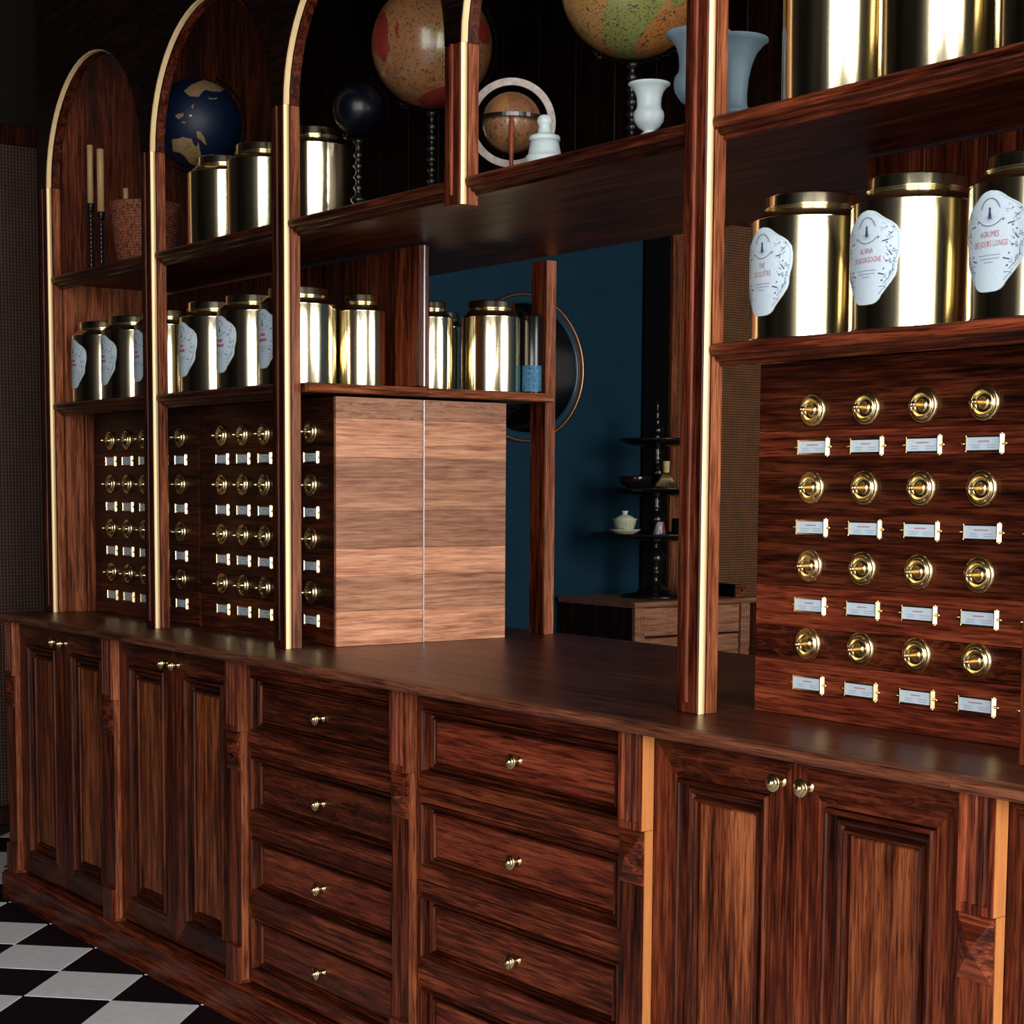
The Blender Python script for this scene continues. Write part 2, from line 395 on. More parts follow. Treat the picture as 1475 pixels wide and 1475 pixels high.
tag(rest_w.build('floor_tiles_white', TILEW, floor), kind='stuff'); tag(rest_b.build('floor_tiles_black', TILEB, floor), kind='stuff')
struct('ceiling', MB().box(XEND - .1, 7.3, -3.6, 5.3, ZCEIL, ZCEIL + .08), CEIL)
struct('wall_left_front', MB().box(XEND - .1, XEND, -3.6, .63, 0, ZCEIL), DARKWALL)
struct('wall_left_rear', MB().box(XEND - .1, XEND, .63, 5.3, 0, ZCEIL), BLUE)
struct('wall_back', MB().box(XEND, 7.2, 5.2, 5.3, 0, ZCEIL), BLUE)
# partition the shelving is built into, left and right of it and above it
struct('wall_partition', MB().box(XEND, -.10, .60, .66, 0, ZCEIL).box(3.86, 7.0, .60, .66, 0, ZCEIL).box(-.10, 3.86, .60, .66, 3.32, ZCEIL), DARKWALL)
def holed_wall(name, axis, pos, lo, hi, holes, z0, z1, mat):
    m = MB(); t = .1
    def bx(a, b, c, d):
        if axis == 'X': m.box(pos, pos + t, a, b, c, d)
        else: m.box(a, b, pos - t, pos, c, d)
    bx(lo, hi, 0, z0); bx(lo, hi, z1, ZCEIL); x = lo
    for a, b in holes: bx(x, a, z0, z1); x = b
    bx(x, hi, z0, z1)
    return struct(name, m, mat)
holed_wall('wall_right', 'X', XW, -3.6, 5.3, FRONT_PANES + BACK_PANES, WZ0, WZ1, DARKWALL)
holed_wall('wall_street', 'Y', -3.4, XEND, 7.1, STREET_PANES, WZ0, WZ1, DARKWALL)
for k, (a, b) in enumerate(FRONT_PANES + BACK_PANES):
    m = MB(); f = .03
    for z in (WZ0, WZ1 - f): m.box(XW - .02, XW + .01, a, b, z, z + f)
    for y in (a, b - f): m.box(XW - .02, XW + .01, y, y + f, WZ0, WZ1)
    struct('window_%d' % (k + 1), m, W['darkZ'])
for k, (a, b) in enumerate(STREET_PANES):
    m = MB(); f = .03
    for z in (WZ0, WZ1 - f): m.box(a, b, -3.41, -3.38, z, z + f)
    for x in (a, b - f): m.box(x, x + f, -3.41, -3.38, WZ0, WZ1)
    struct('window_%d' % (k + 7), m, W['darkZ'])

# cane panels on the left wall
def cane_panel(y0, y1, z0, z1, label, st, sb, mat, fr):
    t = thing('cane_panel', label, 'wall panel', (XEND + .001, (y0 + y1) / 2, z0), 'cane panels on the left wall')
    x0, x1 = XEND + .001, XEND + .03
    MB().box(x0, x0 + .012, y0 + st, y1 - st, z0 + sb, z1 - sb).build('cane_weave', mat, t)
    for y in (y0, y1 - st): MB().box(x0, x1, y, y + st, z0, z1, .003).build('stile', fr, t)
    for z in (z0, z1 - sb): MB().box(x0, x1, y0 + st, y1 - st, z, z + sb, .003).build('rail', fr, t)
cane_panel(-.75, .595, .03, 2.62, 'dark woven cane wall panel beside the far left end of the counter', .05, .07, CANED, W['deepZ'])
cane_panel(3.70, 3.865, .45, 2.62, 'narrow framed cane panel behind the black tiered stand', .045, .015, CANE, W['liteZ'])
cane_panel(3.875, 4.62, .45, 2.62, 'wide woven cane panel above the small wooden box', .05, .015, CANE, W['midZ'])
t = tag(MB().box(XEND + .001, XEND + .022, 3.53, 3.69, .82, 3.1, .004).build('black_curtain', BLACKC), 'black strip of curtain between the blue wall and the cane panels', 'curtain')

# ------------------------------------------------------------------ base cabinets
def cut_knob_profile(k=1.0):
    return [(a * k, b * k) for a, b in [(0, 0), (.0075, 0), (.0075, .0018), (.0072, .0020), (.0040, .004), (.0038, .011), (.0062, .0125), (.0064, .0140), (.0060, .0142), (.0060, .0150), (.0112, .0165), (.0128, .0185), (.0130, .0200), (.0126, .0215), (.0122, .0217), (.0092, .0218), (.0090, .0220), (.0090, .0238), (.0086, .0242), (.0052, .0243), (.0050, .0245), (.0048, .0265), (.0034, .0282), (0, .0288)]]
KNOB = MB().lathe(cut_knob_profile(1.15), axis='-Y', seg=24).mesh('brass_knob', BRASSK)
YF = .028     # front plane of doors and drawers

def rect_members(parent, x0, x1, z0, z1, sw, rw, y, th, mats, mitre=True):
    """mitred frame: two stiles, two rails"""
    mt_s, mt_r = mats
    g = .0006
    MB().prism([(x0, z0), (x0 + sw - g, z0 + rw), (x0 + sw - g, z1 - rw), (x0, z1)], y, y + th).build('stile', mt_s, parent)
    MB().prism([(x1, z0), (x1, z1), (x1 - sw + g, z1 - rw), (x1 - sw + g, z0 + rw)], y, y + th).build('stile', mt_s, parent)
    MB().prism([(x0 + g, z0), (x1 - g, z0), (x1 - sw, z0 + rw - g), (x0 + sw, z0 + rw - g)], y + .0005, y + th).build('rail', mt_r, parent)
    MB().prism([(x0 + g, z1), (x0 + sw, z1 - rw + g), (x1 - sw, z1 - rw + g), (x1 - g, z1)], y + .0005, y + th).build('rail', mt_r, parent)

MOULD = [(0, .020), (0, .013), (.0022, .013), (.0024, .000), (.0034, -.0035), (.0056, -.0055), (.0082, -.0055), (.0104, -.0030), (.0114, .0010), (.0120, .0125), (.0150, .0140), (.0170, .0095), (.0215, .0090), (.0265, .0110), (.0300, .0150), (.0308, .0180), (.0320, .0180), (.0324, .0110), (.0338, .0078), (.0360, .0068), (.0382, .0078), (.0396, .0110), (.0402, .0200), (.0440, .0205)]
def door(cab, x0, x1, z0, z1, knob_right, tonek):
    sw, rw = .058, .062
    d = MB(); px, pz = sw + .042, rw + .040
    # flat centre panel
    d.rings(x0 + px, x1 - px, z0 + pz, z1 - pz, [(0, 0, YF + .026), (0, 0, YF + .016), (.004, .004, YF + .013)])
    dd = d.build('door', W['panel'], cab)
    rect_members(dd, x0, x1, z0, z1, sw, rw, YF, .022, (W['midZ'], W[tonek]))
    m = MB().rings(x0 + sw, x1 - sw, z0 + rw, z1 - rw, [(i, i, YF + d) for i, d in MOULD], close=False)
    m.build('moulding', [W['darkZ'], W['darkX']], dd)
    kx = x1 - .029 if knob_right else x0 + .029
    place('knob', KNOB, (kx, YF, z1 - .036), dd)
    return dd

def drawer(cab, x0, x1, z0, z1, mat):
    d = MB(); ix, iz = .050, .052
    d.rings(x0 + ix, x1 - ix, z0 + iz, z1 - iz, [(0, 0, YF + .03), (0, 0, YF + .016), (.003, .003, YF + .013)])
    dd = d.build('drawer', mat, cab)
    rect_members(dd, x0, x1, z0, z1, .014, .030, YF, .022, (W['midZ'], W['midX']))
    m = MB().rings(x0 + .014, x1 - .014, z0 + .030, z1 - .030, [(i * .9, i * .55, YF + d) for i, d in MOULD], close=False)
    m.build('moulding', [W['darkZ'], W['darkX']], dd)
    place('knob', KNOB, ((x0 + x1) / 2, YF + .013, (z0 + z1) / 2 - .002), dd)

def pilaster(cab, xr, side='lite'):
    """stands at the left end of a cabinet; xr = its right front edge"""
    xl = xr - .063
    p = MB().box(xl, xr, .008, .05, .183, .617).build('pilaster', W['midZ'], cab)
    # block with three flutes
    m = MB(); pts = [(xl, .05), (xl, 0)]
    for c in (.0145, .0310, .0475):
        for a in range(0, 7):
            t = PI * a / 6; pts.append((xl + c - .0058 * math.cos(t), .0062 * math.sin(t)))
    pts += [(xr, 0), (xr, .05)]
    m.prism_z(pts, .728, .884)
    m.box(xl, xr, 0, .05, .714, .7278)
    fb = m.build('fluted_block', W['midZ'], p)
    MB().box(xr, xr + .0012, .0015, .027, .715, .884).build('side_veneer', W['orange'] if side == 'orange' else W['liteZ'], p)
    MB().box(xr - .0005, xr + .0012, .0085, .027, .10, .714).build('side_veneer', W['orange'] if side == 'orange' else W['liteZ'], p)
    m = MB(); z0, z1 = .618, .712; a = .004
    v = [m.bm.verts.new(q) for q in ((xl + .001, a, z0), (xr - .001, a, z0), (xr - .001, a, z1), (xl + .001, a, z1), ((xl + xr) / 2, -.010, (z0 + z1) / 2),
                                     (xl + .001, .05, z0), (xr - .001, .05, z0), (xr - .001, .05, z1), (xl + .001, .05, z1))]
    for k in range(4):
        m.bm.faces.new((v[k], v[(k + 1) % 4], v[4])); m.bm.faces.new((v[k], v[5 + k], v[5 + (k + 1) % 4], v[(k + 1) % 4]))
    m.build('diamond_block', W['midX'], p)
    MB().box(xl - .001, xr + .001, -.003, .05, .0905, .183, .0015).build('base_block', W['midZ'], p)

bay_names = ['doored base cabinet at the far left end of the counter', 'doored base cabinet left of the two drawer cabinets',
             'left base cabinet with four drawers under the worktop', 'right base cabinet with four drawers, next to the large doors',
             'nearest doored base cabinet, below the right bank of small drawers', 'base cabinet cut off by the right edge of the photo']
for i in range(6):
    xr = i * BW; x0 = xr + .0015; x1 = (i + 1) * BW - .0655
    c = thing('base_cabinet', bay_names[i], 'cabinet', (xr + BW / 2, .28, .09), 'base cabinets under the worktop')
    MB().box(xr - .062, x1 + .001, .052, .56, .0915, .884).build('carcass', W['deepZ'], c)
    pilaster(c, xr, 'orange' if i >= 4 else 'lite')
    if i in (0, 1, 4, 5):
        mid = (x0 + x1) / 2; rt = ['darkX', 'darkX', 'darkX', 'darkX', 'flecked', 'darkX'][i]
        door(c, x0 + .001, mid - .001, .102, .880, True, rt); door(c, mid + .001, x1 - .001, .102, .880, False, rt)
    else:
        for k in range(4):
            z1 = .882 - .1965 * k
            drawer(c, x0 + .001, x1 - .001, z1 - .1945, z1, [[W['darkX'], W['flecked'], W['redX'], W['redX']], [W['redX'], W['redX'], W['midX'], W['redX']]][i - 2][k])
    if i == 5:
        pass
pl = thing('plinth', 'long dark oak plinth board along the floor under the cabinets', 'plinth', (1.8, .2, 0))
MB().prism_x([(-.012, 0), (-.012, .080), (-.008, .086), (.0, .0900), (.5, .0900), (.5, 0)], -.085, 4.45).build('plinth_board', W['midX'], pl)
MB().prism_x([(-.003, .0903), (.006, .0903), (.026, .0985), (.048, .0985), (.048, .0903)], -.06, 4.40).build('ledge', W['redX'], pl) if False else None

# ------------------------------------------------------------------ worktop
wt = thing('worktop', 'long dark oak worktop with rounded front edge on the base cabinets', 'worktop', (2, .3, .885))
ys = [.012, .178, .285, .43, .565, .735, .905, 1.02]
for a, b in zip(ys[:-1], ys[1:]):
    MB().box(-.082, 4.45, a + .0003, b - .0003, .8855, ZT, .0005).build('plank', W['top'], wt)
prof = [(.0114, .8855), (-.010, .8855), (-.014, .8868), (-.0175, .8905), (-.0185, .896), (-.0175, .9015), (-.014, .9055), (-.010, .9068), (.0114, ZT)]
for a, b in ((-.085, 3.652), (3.6535, 4.45)):
    MB().prism_x(prof, a, b, False).build('edge_trim', wood('oak_edge_trim', (.03, .009, .005), (.125, .038, .020), (.24, .085, .042), grain='X', vary=.2) if a < 0 else bpy.data.materials['oak_edge_trim'], wt)

# ------------------------------------------------------------------ drawer cabinets with small brass-fitted drawers
PULL = MB().lathe([(0, 0), (.0288, 0), (.0294, .002), (.0288, .0052), (.0272, .0074), (.0252, .0080), (.0240, .0072), (.0232, .0078), (.0222, .0105), (.0206, .0124), (.0190, .0120), (.0180, .0098), (.0172, .0072), (.0150, .0052), (.0118, .0046), (.0085, .0056),
                   (.0060, .0084), (.0044, .0130), (.0034, .0185), (.0028, .0245), (.0030, .0260)], axis='-Y', seg=36).mesh('pull_rose', BRASSK)
TIP = MB().lathe([(0.0029, .0258), (.0045, .0268), (.0052, .0290), (.0044, .0312), (.0026, .0322), (.0030, .0335), (.0022, .0352), (0, .0360)], axis='-Y', seg=16).mesh('pull_tip', BRASSK)
def holder_mesh():
    m = MB(); L, H, D = .0335, .0105, .0040
    m.box(-L, L, -D, 0, -H - .0022, -H); m.box(-L, L, -D, 0, H, H + .0022)           # rails
    m.prism_z([(-L - .0010, 0), (-L - .0010, -D - .001), (-L + .0004, -D - .001), (-L + .0022, 0)], -H - .0022, H + .0022)
    m.prism_z([(L - .0012, 0), (L - .0012, -D - .0025), (L + .0002, -D - .0025), (L + .0040, -.0006), (L + .0040, 0)], -H - .0040, H + .0040)
    for z in (-1, 1): m.lathe([(0, 0), (.0028, .0004), (.0034, .0018), (.0026, .0034), (0, .0042)], c=(L + .0016, -.0030, z * (H + .0052) - .0021), seg=12)
    m.lathe([(0, .0), (.0013, .0005), (.0013, .004), (.0028, .0055), (.0030, .0075), (.0018, .0095), (0, .010)], c=(L + .003, -.004, 0), axis='X', seg=10)
    m.lathe([(0, .0), (.0018, .001), (.0028, .003), (.0018, .0050), (.0010, .0065), (0, .0085)], c=(-L - .009, -.004, 0), axis='X', seg=10)
    return m.mesh('holder', BRASSK)
HOLD = holder_mesh()
def card_meshes():
    out = []
    for k in range(6):
        rnd = random.Random(k); m = MB(); L, H = .0325, .0100
        m.box(-L, L, -.0032, -.0020, -H, H)
        for f in m.bm.faces: f.material_index = 0
        def bar(x0, x1, z0, z1, mi):
            v = [m.bm.verts.new(p) for p in ((x0, -.0034, z0), (x1, -.0034, z0), (x1, -.0034, z1), (x0, -.0034, z1))]; m.bm.faces.new(v).material_index = mi
        x = -.010 - rnd.random() * .004; e = -x
        while x < e:
            wd = .0011 + rnd.random() * .0008; bar(x, min(x + wd, e), .0025, .0047, 2); x += wd + .0005
        for z in (-.0030, -.0068):
            for a, b in ((-.024, -.006), (.004, .026)):
                x = a + rnd.random() * .003
                while x < b - rnd.random() * .004:
                    wd = .0012 + rnd.random() * .002; bar(x, x + wd, z, z + .0012, 1); x += wd + .0007
        out.append(m.mesh('paper_card', [PAPER, INKG, INKR]))
    return out
CARDS = card_meshes()
KZ = [1.445, 1.311, 1.175, 1.0385]; LZ = [1.381, 1.242, 1.106, .968]
PZ = [.9075, 1.005, 1.065, 1.138, 1.250, 1.365, 1.410, 1.530]
PMAT = ['redX', 'flecked', 'redX', 'darkX', 'darkX', 'redX', 'darkX']
def drawer_bank(x0, x1, label, side_pale=False, cols=5, tones=None):
    c = thing('drawer_cabinet', label, 'drawer cabinet', ((x0 + x1) / 2, .40, ZT), 'banks of small brass-fitted drawers')
    MB().box(x0 + .008, x1 - .012, .292, .534, .9075, 1.530).build('carcass', W['deepZ'], c)
    for k, (a, b) in enumerate(zip(PZ[:-1], PZ[1:])):
        mt = (tones or PMAT)[k]
        MB().box(x0, x1 - .0105, .2755, .2915, a + .0003, b - .0003, .0006).build('front_plank', W[mt], c)
    for r in range(4):
        for q in range(cols):
            x = x0 + .133 + .1215 * q
            pr = place('drawer_pull', PULL, (x, .2755, KZ[r]), c); place('pull_tip', TIP, (x, .2755, KZ[r]), pr)
            h = place('label_holder', HOLD, (x, .2755, LZ[r]), c); place('paper_label', CARDS[(r * 5 + q * 3) % 6], (x, .2755, LZ[r]), h)
    return c
PALEZ = [.9075, .995, 1.083, 1.154, 1.247, 1.331, 1.381, 1.477, 1.530]
PALEK = ['i', 'h', 'g', 'f', 'e', 'd', 'c', 'b', 'a'][0:1] + ['h', 'g', 'f', 'e', 'd', 'b', 'a']
def pale_side(c, y0, y1):
    for a, b, k in zip(PALEZ[:-1], PALEZ[1:], ['i', 'h', 'g', 'f', 'd', 'c', 'b', 'a']):
        MB().box(XS - .010, XS, y0, y1, a + .0002, b - .0002, .0004).build('side_plank', PALE[k], c)
shade_tones = ['darkX', 'deepX', 'deepX', 'deepX', 'deepX', 'deepX', 'deepX']  # darker oak on the left banks, shade put into the plank tones
drawer_bank(.012, .7505, 'bank of small drawers at the far left, behind the second post', tones=shade_tones)
cb = drawer_bank(.7555, 1.4935, 'bank of small drawers with a pale plank side, left of the opening', tones=shade_tones)
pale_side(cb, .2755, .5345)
drawer_bank(2.968, 3.717, 'nearest bank of small drawers, right of the opening')
cc = thing('drawer_cabinet', 'mirror image of the drawer cabinet with pale plank side, beyond the mirror edge', 'drawer cabinet', (1.12, .67, ZT))  # reflection of the drawer cabinet, added as a second solid body
MB().box(.7555, XS - .012, .541, .799, .9075, 1.530).build('carcass', W['deepZ'], cc)
pale_side(cc, .5395, .799)
tag(MB().box(XS - .002, XS + .0007, .5357, .5383, .9075, 1.529).build('mirror_edge', SILVER), 'thin silvery mirror edge down the middle of the pale plank side', 'trim')  # edge of the mirror; planks past it are its reflection

# ------------------------------------------------------------------ posts, arches
def post(i, z0, z1, label):
    xa, xb = i * BW - .072, i * BW - .015
    t = thing('shelf_post', label, 'post', ((xa + xb) / 2, .165, z0), 'shelf posts with brass inlay')
    MB().box(xa, xb, .141, .188, z0, z1, .002).build('shaft', W['deepZ' if i < 3 else 'darkZ'], t)  # left shafts get a deeper oak that stands in for shade
    # half-round bead down the front face
    n = 8; xm = (xa + xb) / 2 + .002
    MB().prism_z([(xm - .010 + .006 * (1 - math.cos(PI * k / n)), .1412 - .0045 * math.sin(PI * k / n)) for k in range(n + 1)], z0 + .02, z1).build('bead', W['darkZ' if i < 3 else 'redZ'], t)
    m = MB(); n = 8
    m.prism_z([(xb - .0005, .1435), ] + [(xb + .0035 * math.sin(PI * k / n), .1435 + .016 * k / n) for k in range(1, n)] + [(xb - .0005, .1595)], z0, z1)
    m.build('brass_inlay', INLAY, t)
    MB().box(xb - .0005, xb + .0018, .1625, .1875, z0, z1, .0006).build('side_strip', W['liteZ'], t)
    return t
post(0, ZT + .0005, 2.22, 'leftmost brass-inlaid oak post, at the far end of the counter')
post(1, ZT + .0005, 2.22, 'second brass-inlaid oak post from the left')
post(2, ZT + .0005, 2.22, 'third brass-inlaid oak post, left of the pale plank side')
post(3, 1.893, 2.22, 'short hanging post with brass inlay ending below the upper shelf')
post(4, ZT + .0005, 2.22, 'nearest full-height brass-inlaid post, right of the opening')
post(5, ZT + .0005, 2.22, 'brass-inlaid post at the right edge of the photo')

def arch(i, label):
    xa, xb = i * BW - .015, (i + 1) * BW - .072
    cx, R = (xa + xb) / 2, (xb - xa) / 2; zs = 2.2205
    t = thing('arch', label, 'arch', (cx, .165, zs), 'round arches between the posts')
    n = 28
    arc = [(cx - R * math.cos(PI * k / n), zs + R * math.sin(PI * k / n)) for k in range(n + 1)]
    m = MB()
    xl, xr = xa - .0565, xb + (.0 if i < 4 else .057)
    top = 3.25
    F, B = [], []
    for (x, z) in arc: F.append(m.bm.verts.new((x, .141, z))); B.append(m.bm.verts.new((x, .188, z)))
    FT, BT = [], []
    for (x, z) in arc: FT.append(m.bm.verts.new((x, .141, top))); BT.append(m.bm.verts.new((x, .188, top)))
    for k in range(n):
        m.bm.faces.new((F[k], F[k + 1], FT[k + 1], FT[k])); m.bm.faces.new((B[k + 1], B[k], BT[k], BT[k + 1])); m.bm.faces.new((F[k + 1], F[k], B[k], B[k + 1])); m.bm.faces.new((FT[k], FT[k + 1], BT[k + 1], BT[k]))
    m.box(xl, xa, .141, .188, zs, top)
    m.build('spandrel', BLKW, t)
    def band(nm, mat, y0, y1, th):
        m = MB(); q = []
        for k in range(n + 1):
            c, s = math.cos(PI * k / n), math.sin(PI * k / n)
            q.append([m.bm.verts.new((cx - r * c, y, zs + r * s)) for r, y in ((R + .0005, y0), (R - th, y0 + .002), (R - th, y1 - .002), (R + .0005, y1))])
        for A, B in zip(q[:-1], q[1:]):
            for k in range(4): m.bm.faces.new((A[k], A[(k + 1) % 4], B[(k + 1) % 4], B[k])).smooth = False
        m.build(nm, mat, t)
    band('brass_inlay', INLAY, .1435, .1595, .0032); band('soffit_strip', W['darkX'], .1625, .1875, .0018)
arch(0, 'leftmost arch above the candlesticks'); arch(1, 'arch above the blue globe'); arch(2, 'arch in front of the red and ochre globe')
arch(3, 'arch in front of the large yellow globe'); arch(4, 'arch above the tall tins at the top right')

# end panel at the far left, back boards
ep = thing('end_panel', 'tall oak side board closing the far left end of the shelving', 'panel', (-.02, .35, ZT))
MB().box(-.055, 0, .190, .96, ZT + .0005, 1.9495, .001).build('side_board', W['liteZ'], ep)
MB().box(-.055, 0, .190, .96, 1.9500, 3.30, .001).build('shaded_upper_board', W['darkZ'], ep)  # fade of light toward the top is put into this darker oak
for y in (.246, .258): MB().box(0, .004, y, y + .007, ZT + .0005, 1.53, .0015).build('bead', W['midZ'], ep)
def back_boards(xa, xb, y, z0, z1, label, n, mat='deepZ'):
    if mat == 'black': W['black'] = wood('oak_top_shade_Z', (.0008, .0003, .0003), (.004, .0012, .0010), (.014, .004, .003), grain='Z')  # near-black boards carry the dimness of the upper alcove in their colour
    t = thing('back_boards', label, 'panel', ((xa + xb) / 2, y, z0), 'vertical boards behind the shelves')
    wd = (xb - xa) / n
    for k in range(n): MB().box(xa + wd * k + .0008, xa + wd * (k + 1) - .0008, y, y + .016, z0, z1, .001).build('plank', W[mat], t)
back_boards(.004, 1.376, .536, 1.567, 1.920, 'dark boards behind the labelled tins of the left bays', 9, 'darkZ')
back_boards(2.972, 3.80, .536, 1.567, 1.920, 'dark boards behind the three large labelled tins', 6, 'darkZ')
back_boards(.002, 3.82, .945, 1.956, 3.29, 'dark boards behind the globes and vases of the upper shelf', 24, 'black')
tag(MB().box(1.380, 1.4925, .522, .552, 1.5645, 1.920, .001).build('upright_board', W['midZ']), 'upright oak board beside the silvery mirror edge, behind the plain tin', 'board')
tag(MB().box(1.4930, 1.4948, .535, .539, 1.5645, 1.920).build('mirror_edge', SILVER), 'thin bright mirror edge above the lower shelf, at the edge of the upright board', 'trim')
# mirror image of the third post, built as a solid post
mirror_post = thing('shelf_post', 'mirror image of the third post, with a pale narrow edge', 'post', (1.46, .93, ZT))
MB().box(1.401, 1.4675, .950, .984, ZT + .0005, 1.919, .001).build('shaft', W['midZ'], mirror_post)
MB().box(1.4675, 1.4690, .951, .983, ZT + .0005, 1.919).build('side_strip', W['liteZ'], mirror_post)

# ------------------------------------------------------------------ shelves
def nose(y_out, z0, z1, d=-1):
    """rounded nosing profile (y,z), bulging toward d"""
    h = (z1 - z0) / 2; c = (z0 + z1) / 2; pts = [(y_out - d * .016, z0)]
    for k in range(7):
        a = -PI / 2 + PI * k / 6; pts.append((y_out - d * (h * .8) + d * h * .8 * math.cos(a), c + h * math.sin(a)))
    pts.append((y_out - d * .016, z1)); return pts
def shelf(label, xa, xb, z0, z1, ydepth, noses, boards=3, group='oak shelves between the posts', nm='redX', um='midX'):
    t = thing('shelf', label, 'shelf', ((xa + xb) / 2, .33, z0), group)
    y = .1895; wd = (ydepth - y) / boards
    for k in range(boards): MB().box(xa, xb, y + wd * k + .0003, y + wd * (k + 1) - .0003, z0 + .002, z1, .0008).build('plank', W['darkX'], t)
    for a, b in noses:
        MB().prism_x(nose(.152, z0 + .004, z1 + .0005) , a, b).build('nosing', W[nm], t)
        MB().prism_x([(.1890, z0 + .0035), (.166, z0 + .0035), (.170, z0 - .004), (.178, z0 - .006), (.180, z0 - .012), (.1890, z0 - .012)], a, b).build('under_moulding', W[um], t)
    return t
Z1, Z2 = (1.535, 1.560), (1.925, 1.950)
shelf('lower shelf of the far left bay, under three labelled tins', .004, .7435, *Z1, .535, [(-.012, .670)], nm='deepX', um='deepX')  # left-bay nosings: shade painted in with deeper oak
s1 = shelf('lower shelf of the second bay, ending in a rounded side rail', .745, 1.4935, *Z1, .535, [(.731, 1.414)], nm='darkX', um='deepX')
MB().prism([(1.4935, 1.5375), (1.505, 1.5375), (1.5105, 1.5405), (1.5135, 1.5475), (1.5105, 1.5545), (1.505, 1.5602), (1.4935, 1.5602)], .1885, .5365).build('side_rail', W['liteY'], s1)
shelf('lower shelf right of the nearest post, under the large labelled tins', 2.9655, 3.80, *Z1, .535, [(2.9635, 3.64)], nm='midX', um='darkX')
t = thing('shelf', 'mirror image of the lower shelf with rounded rail, behind the mirror edge', 'shelf', (1.1, .74, 1.54))  # reflected shelf end, added as real boards
for k in range(2): MB().box(.75, 1.4935, .5395 + .2 * k, .7390 + .2 * k, 1.5370, 1.560, .001).build('plank', W['darkX'], t)
MB().prism([(1.4937, 1.5375), (1.505, 1.5375), (1.5105, 1.5405), (1.5135, 1.5475), (1.5105, 1.5545), (1.505, 1.5602), (1.4937, 1.5602)], .5385, .944).build('side_rail', W['liteY'], t)
shelf('upper shelf of the far left bay, under the candles and basket', .004, .7435, *Z2, .944, [(-.012, .670)], 5, nm='deepX', um='deepX')  # upper left nosings too have shade in their oak tone
shelf('upper shelf of the second bay, under two plain tins', .745, 1.4865, *Z2, .944, [(.731, 1.414)], 5, nm='deepX', um='deepX')
shelf('long upper shelf over the opening, under the globes and marble pieces', 1.4875, 2.9625, *Z2, .944, [(1.475, 2.157), (2.219, 2.901)], 5, nm='darkX', um='deepX')
shelf('upper shelf at the top right, under the tall plain tins', 2.9635, 3.80, *Z2, .944, [(2.9625, 3.64)], 5, nm='midX', um='darkX')

# ------------------------------------------------------------------ brass tins
def tin_meshes(R, H, lid_r):
    rs = lid_r - .004
    body = MB().lathe([(0, 0), (R - .002, 0), (R + .0004, .0015), (R + .0004, .0045), (R, .006), (R, H - .045), (R + .0006, H - .0435), (R - .0005, H - .042), (R - .006, H - .0385), (lid_r - .0005, H - .0228), (lid_r - .003, H - .0222), (0, H - .0222)], seg=72).mesh('tin_body', BRASS)
    lid = MB().lathe([(0, H), (lid_r - .003, H), (lid_r - .0008, H - .0012), (lid_r, H - .003), (lid_r, H - .019), (lid_r + .0006, H - .0205), (lid_r - .0012, H - .0225), (lid_r - .004, H - .023)], seg=64).mesh('tin_lid', BRASS)
    return body, lid
# outline of the enamel-like paper label: half widths by height (0 = bottom tip, 1 = top)
HALF = [(0.0, .0), (.004, .22), (.02, .33), (.05, .42), (.085, .47), (.13, .56), (.17, .64), (.22, .74), (.29, .86), (.34, .90), (.40, .905), (.46, .93), (.53, .98), (.60, 1.0), (.68, 1.0), (.76, .96), (.82, .85), (.86, .72), (.89, .58), (.92, .46), (.95, .36), (.975, .26), (.99, .16), (1.0, .0)]
LW, LH = .062, .148
def hw(v):
    for (a, p), (b, q) in zip(HALF[:-1], HALF[1:]):
        if a <= v <= b: return p + (q - p) * (v - a) / (b - a)
    return 0
def on_cyl(R, u, z, e): a = u / R; return ((R + e) * math.sin(a), -(R + e) * math.cos(a), z)
def label_mesh(R, z0):
    m = MB(); cols = 16; rows = [h[0] for h in HALF]
    rows = sorted(set(rows + [k / 24 for k in range(25)]))
    grid = []
    for v in rows:
        h = hw(v) * LW; grid.append([m.bm.verts.new(on_cyl(R, h * (2 * c / cols - 1), z0 + v * LH, .0011)) for c in range(cols + 1)])
    for A, B in zip(grid[:-1], grid[1:]):
        for c in range(cols): m.bm.faces.new((A[c], A[c + 1], B[c + 1], B[c]))
    bmesh.ops.remove_doubles(m.bm, verts=m.bm.verts, dist=1e-6)
    r = bmesh.ops.solidify(m.bm, geom=m.bm.faces[:], thickness=.0006)
    return m.mesh('label_paper', PAPER)
def text_polys(s, size, x, z, sx=1.0):
    cu = bpy.data.curves.new('t', 'FONT'); cu.body = s; cu.size = size; cu.align_x = 'CENTER'; cu.resolution_u = 2; cu.space_character = 1.02
    o = bpy.data.objects.new('t', cu); COL.objects.link(o); bpy.context.view_layer.update()
    me = bpy.data.meshes.new_from_object(o)
    bm = bmesh.new(); bm.from_mesh(me); bmesh.ops.triangulate(bm, faces=bm.faces)
    tri = [[(v.co.x * sx + x, v.co.y + z) for v in f.verts] for f in bm.faces]
    bm.free(); bpy.data.meshes.remove(me); bpy.data.objects.remove(o); bpy.data.curves.remove(cu)
    return tri
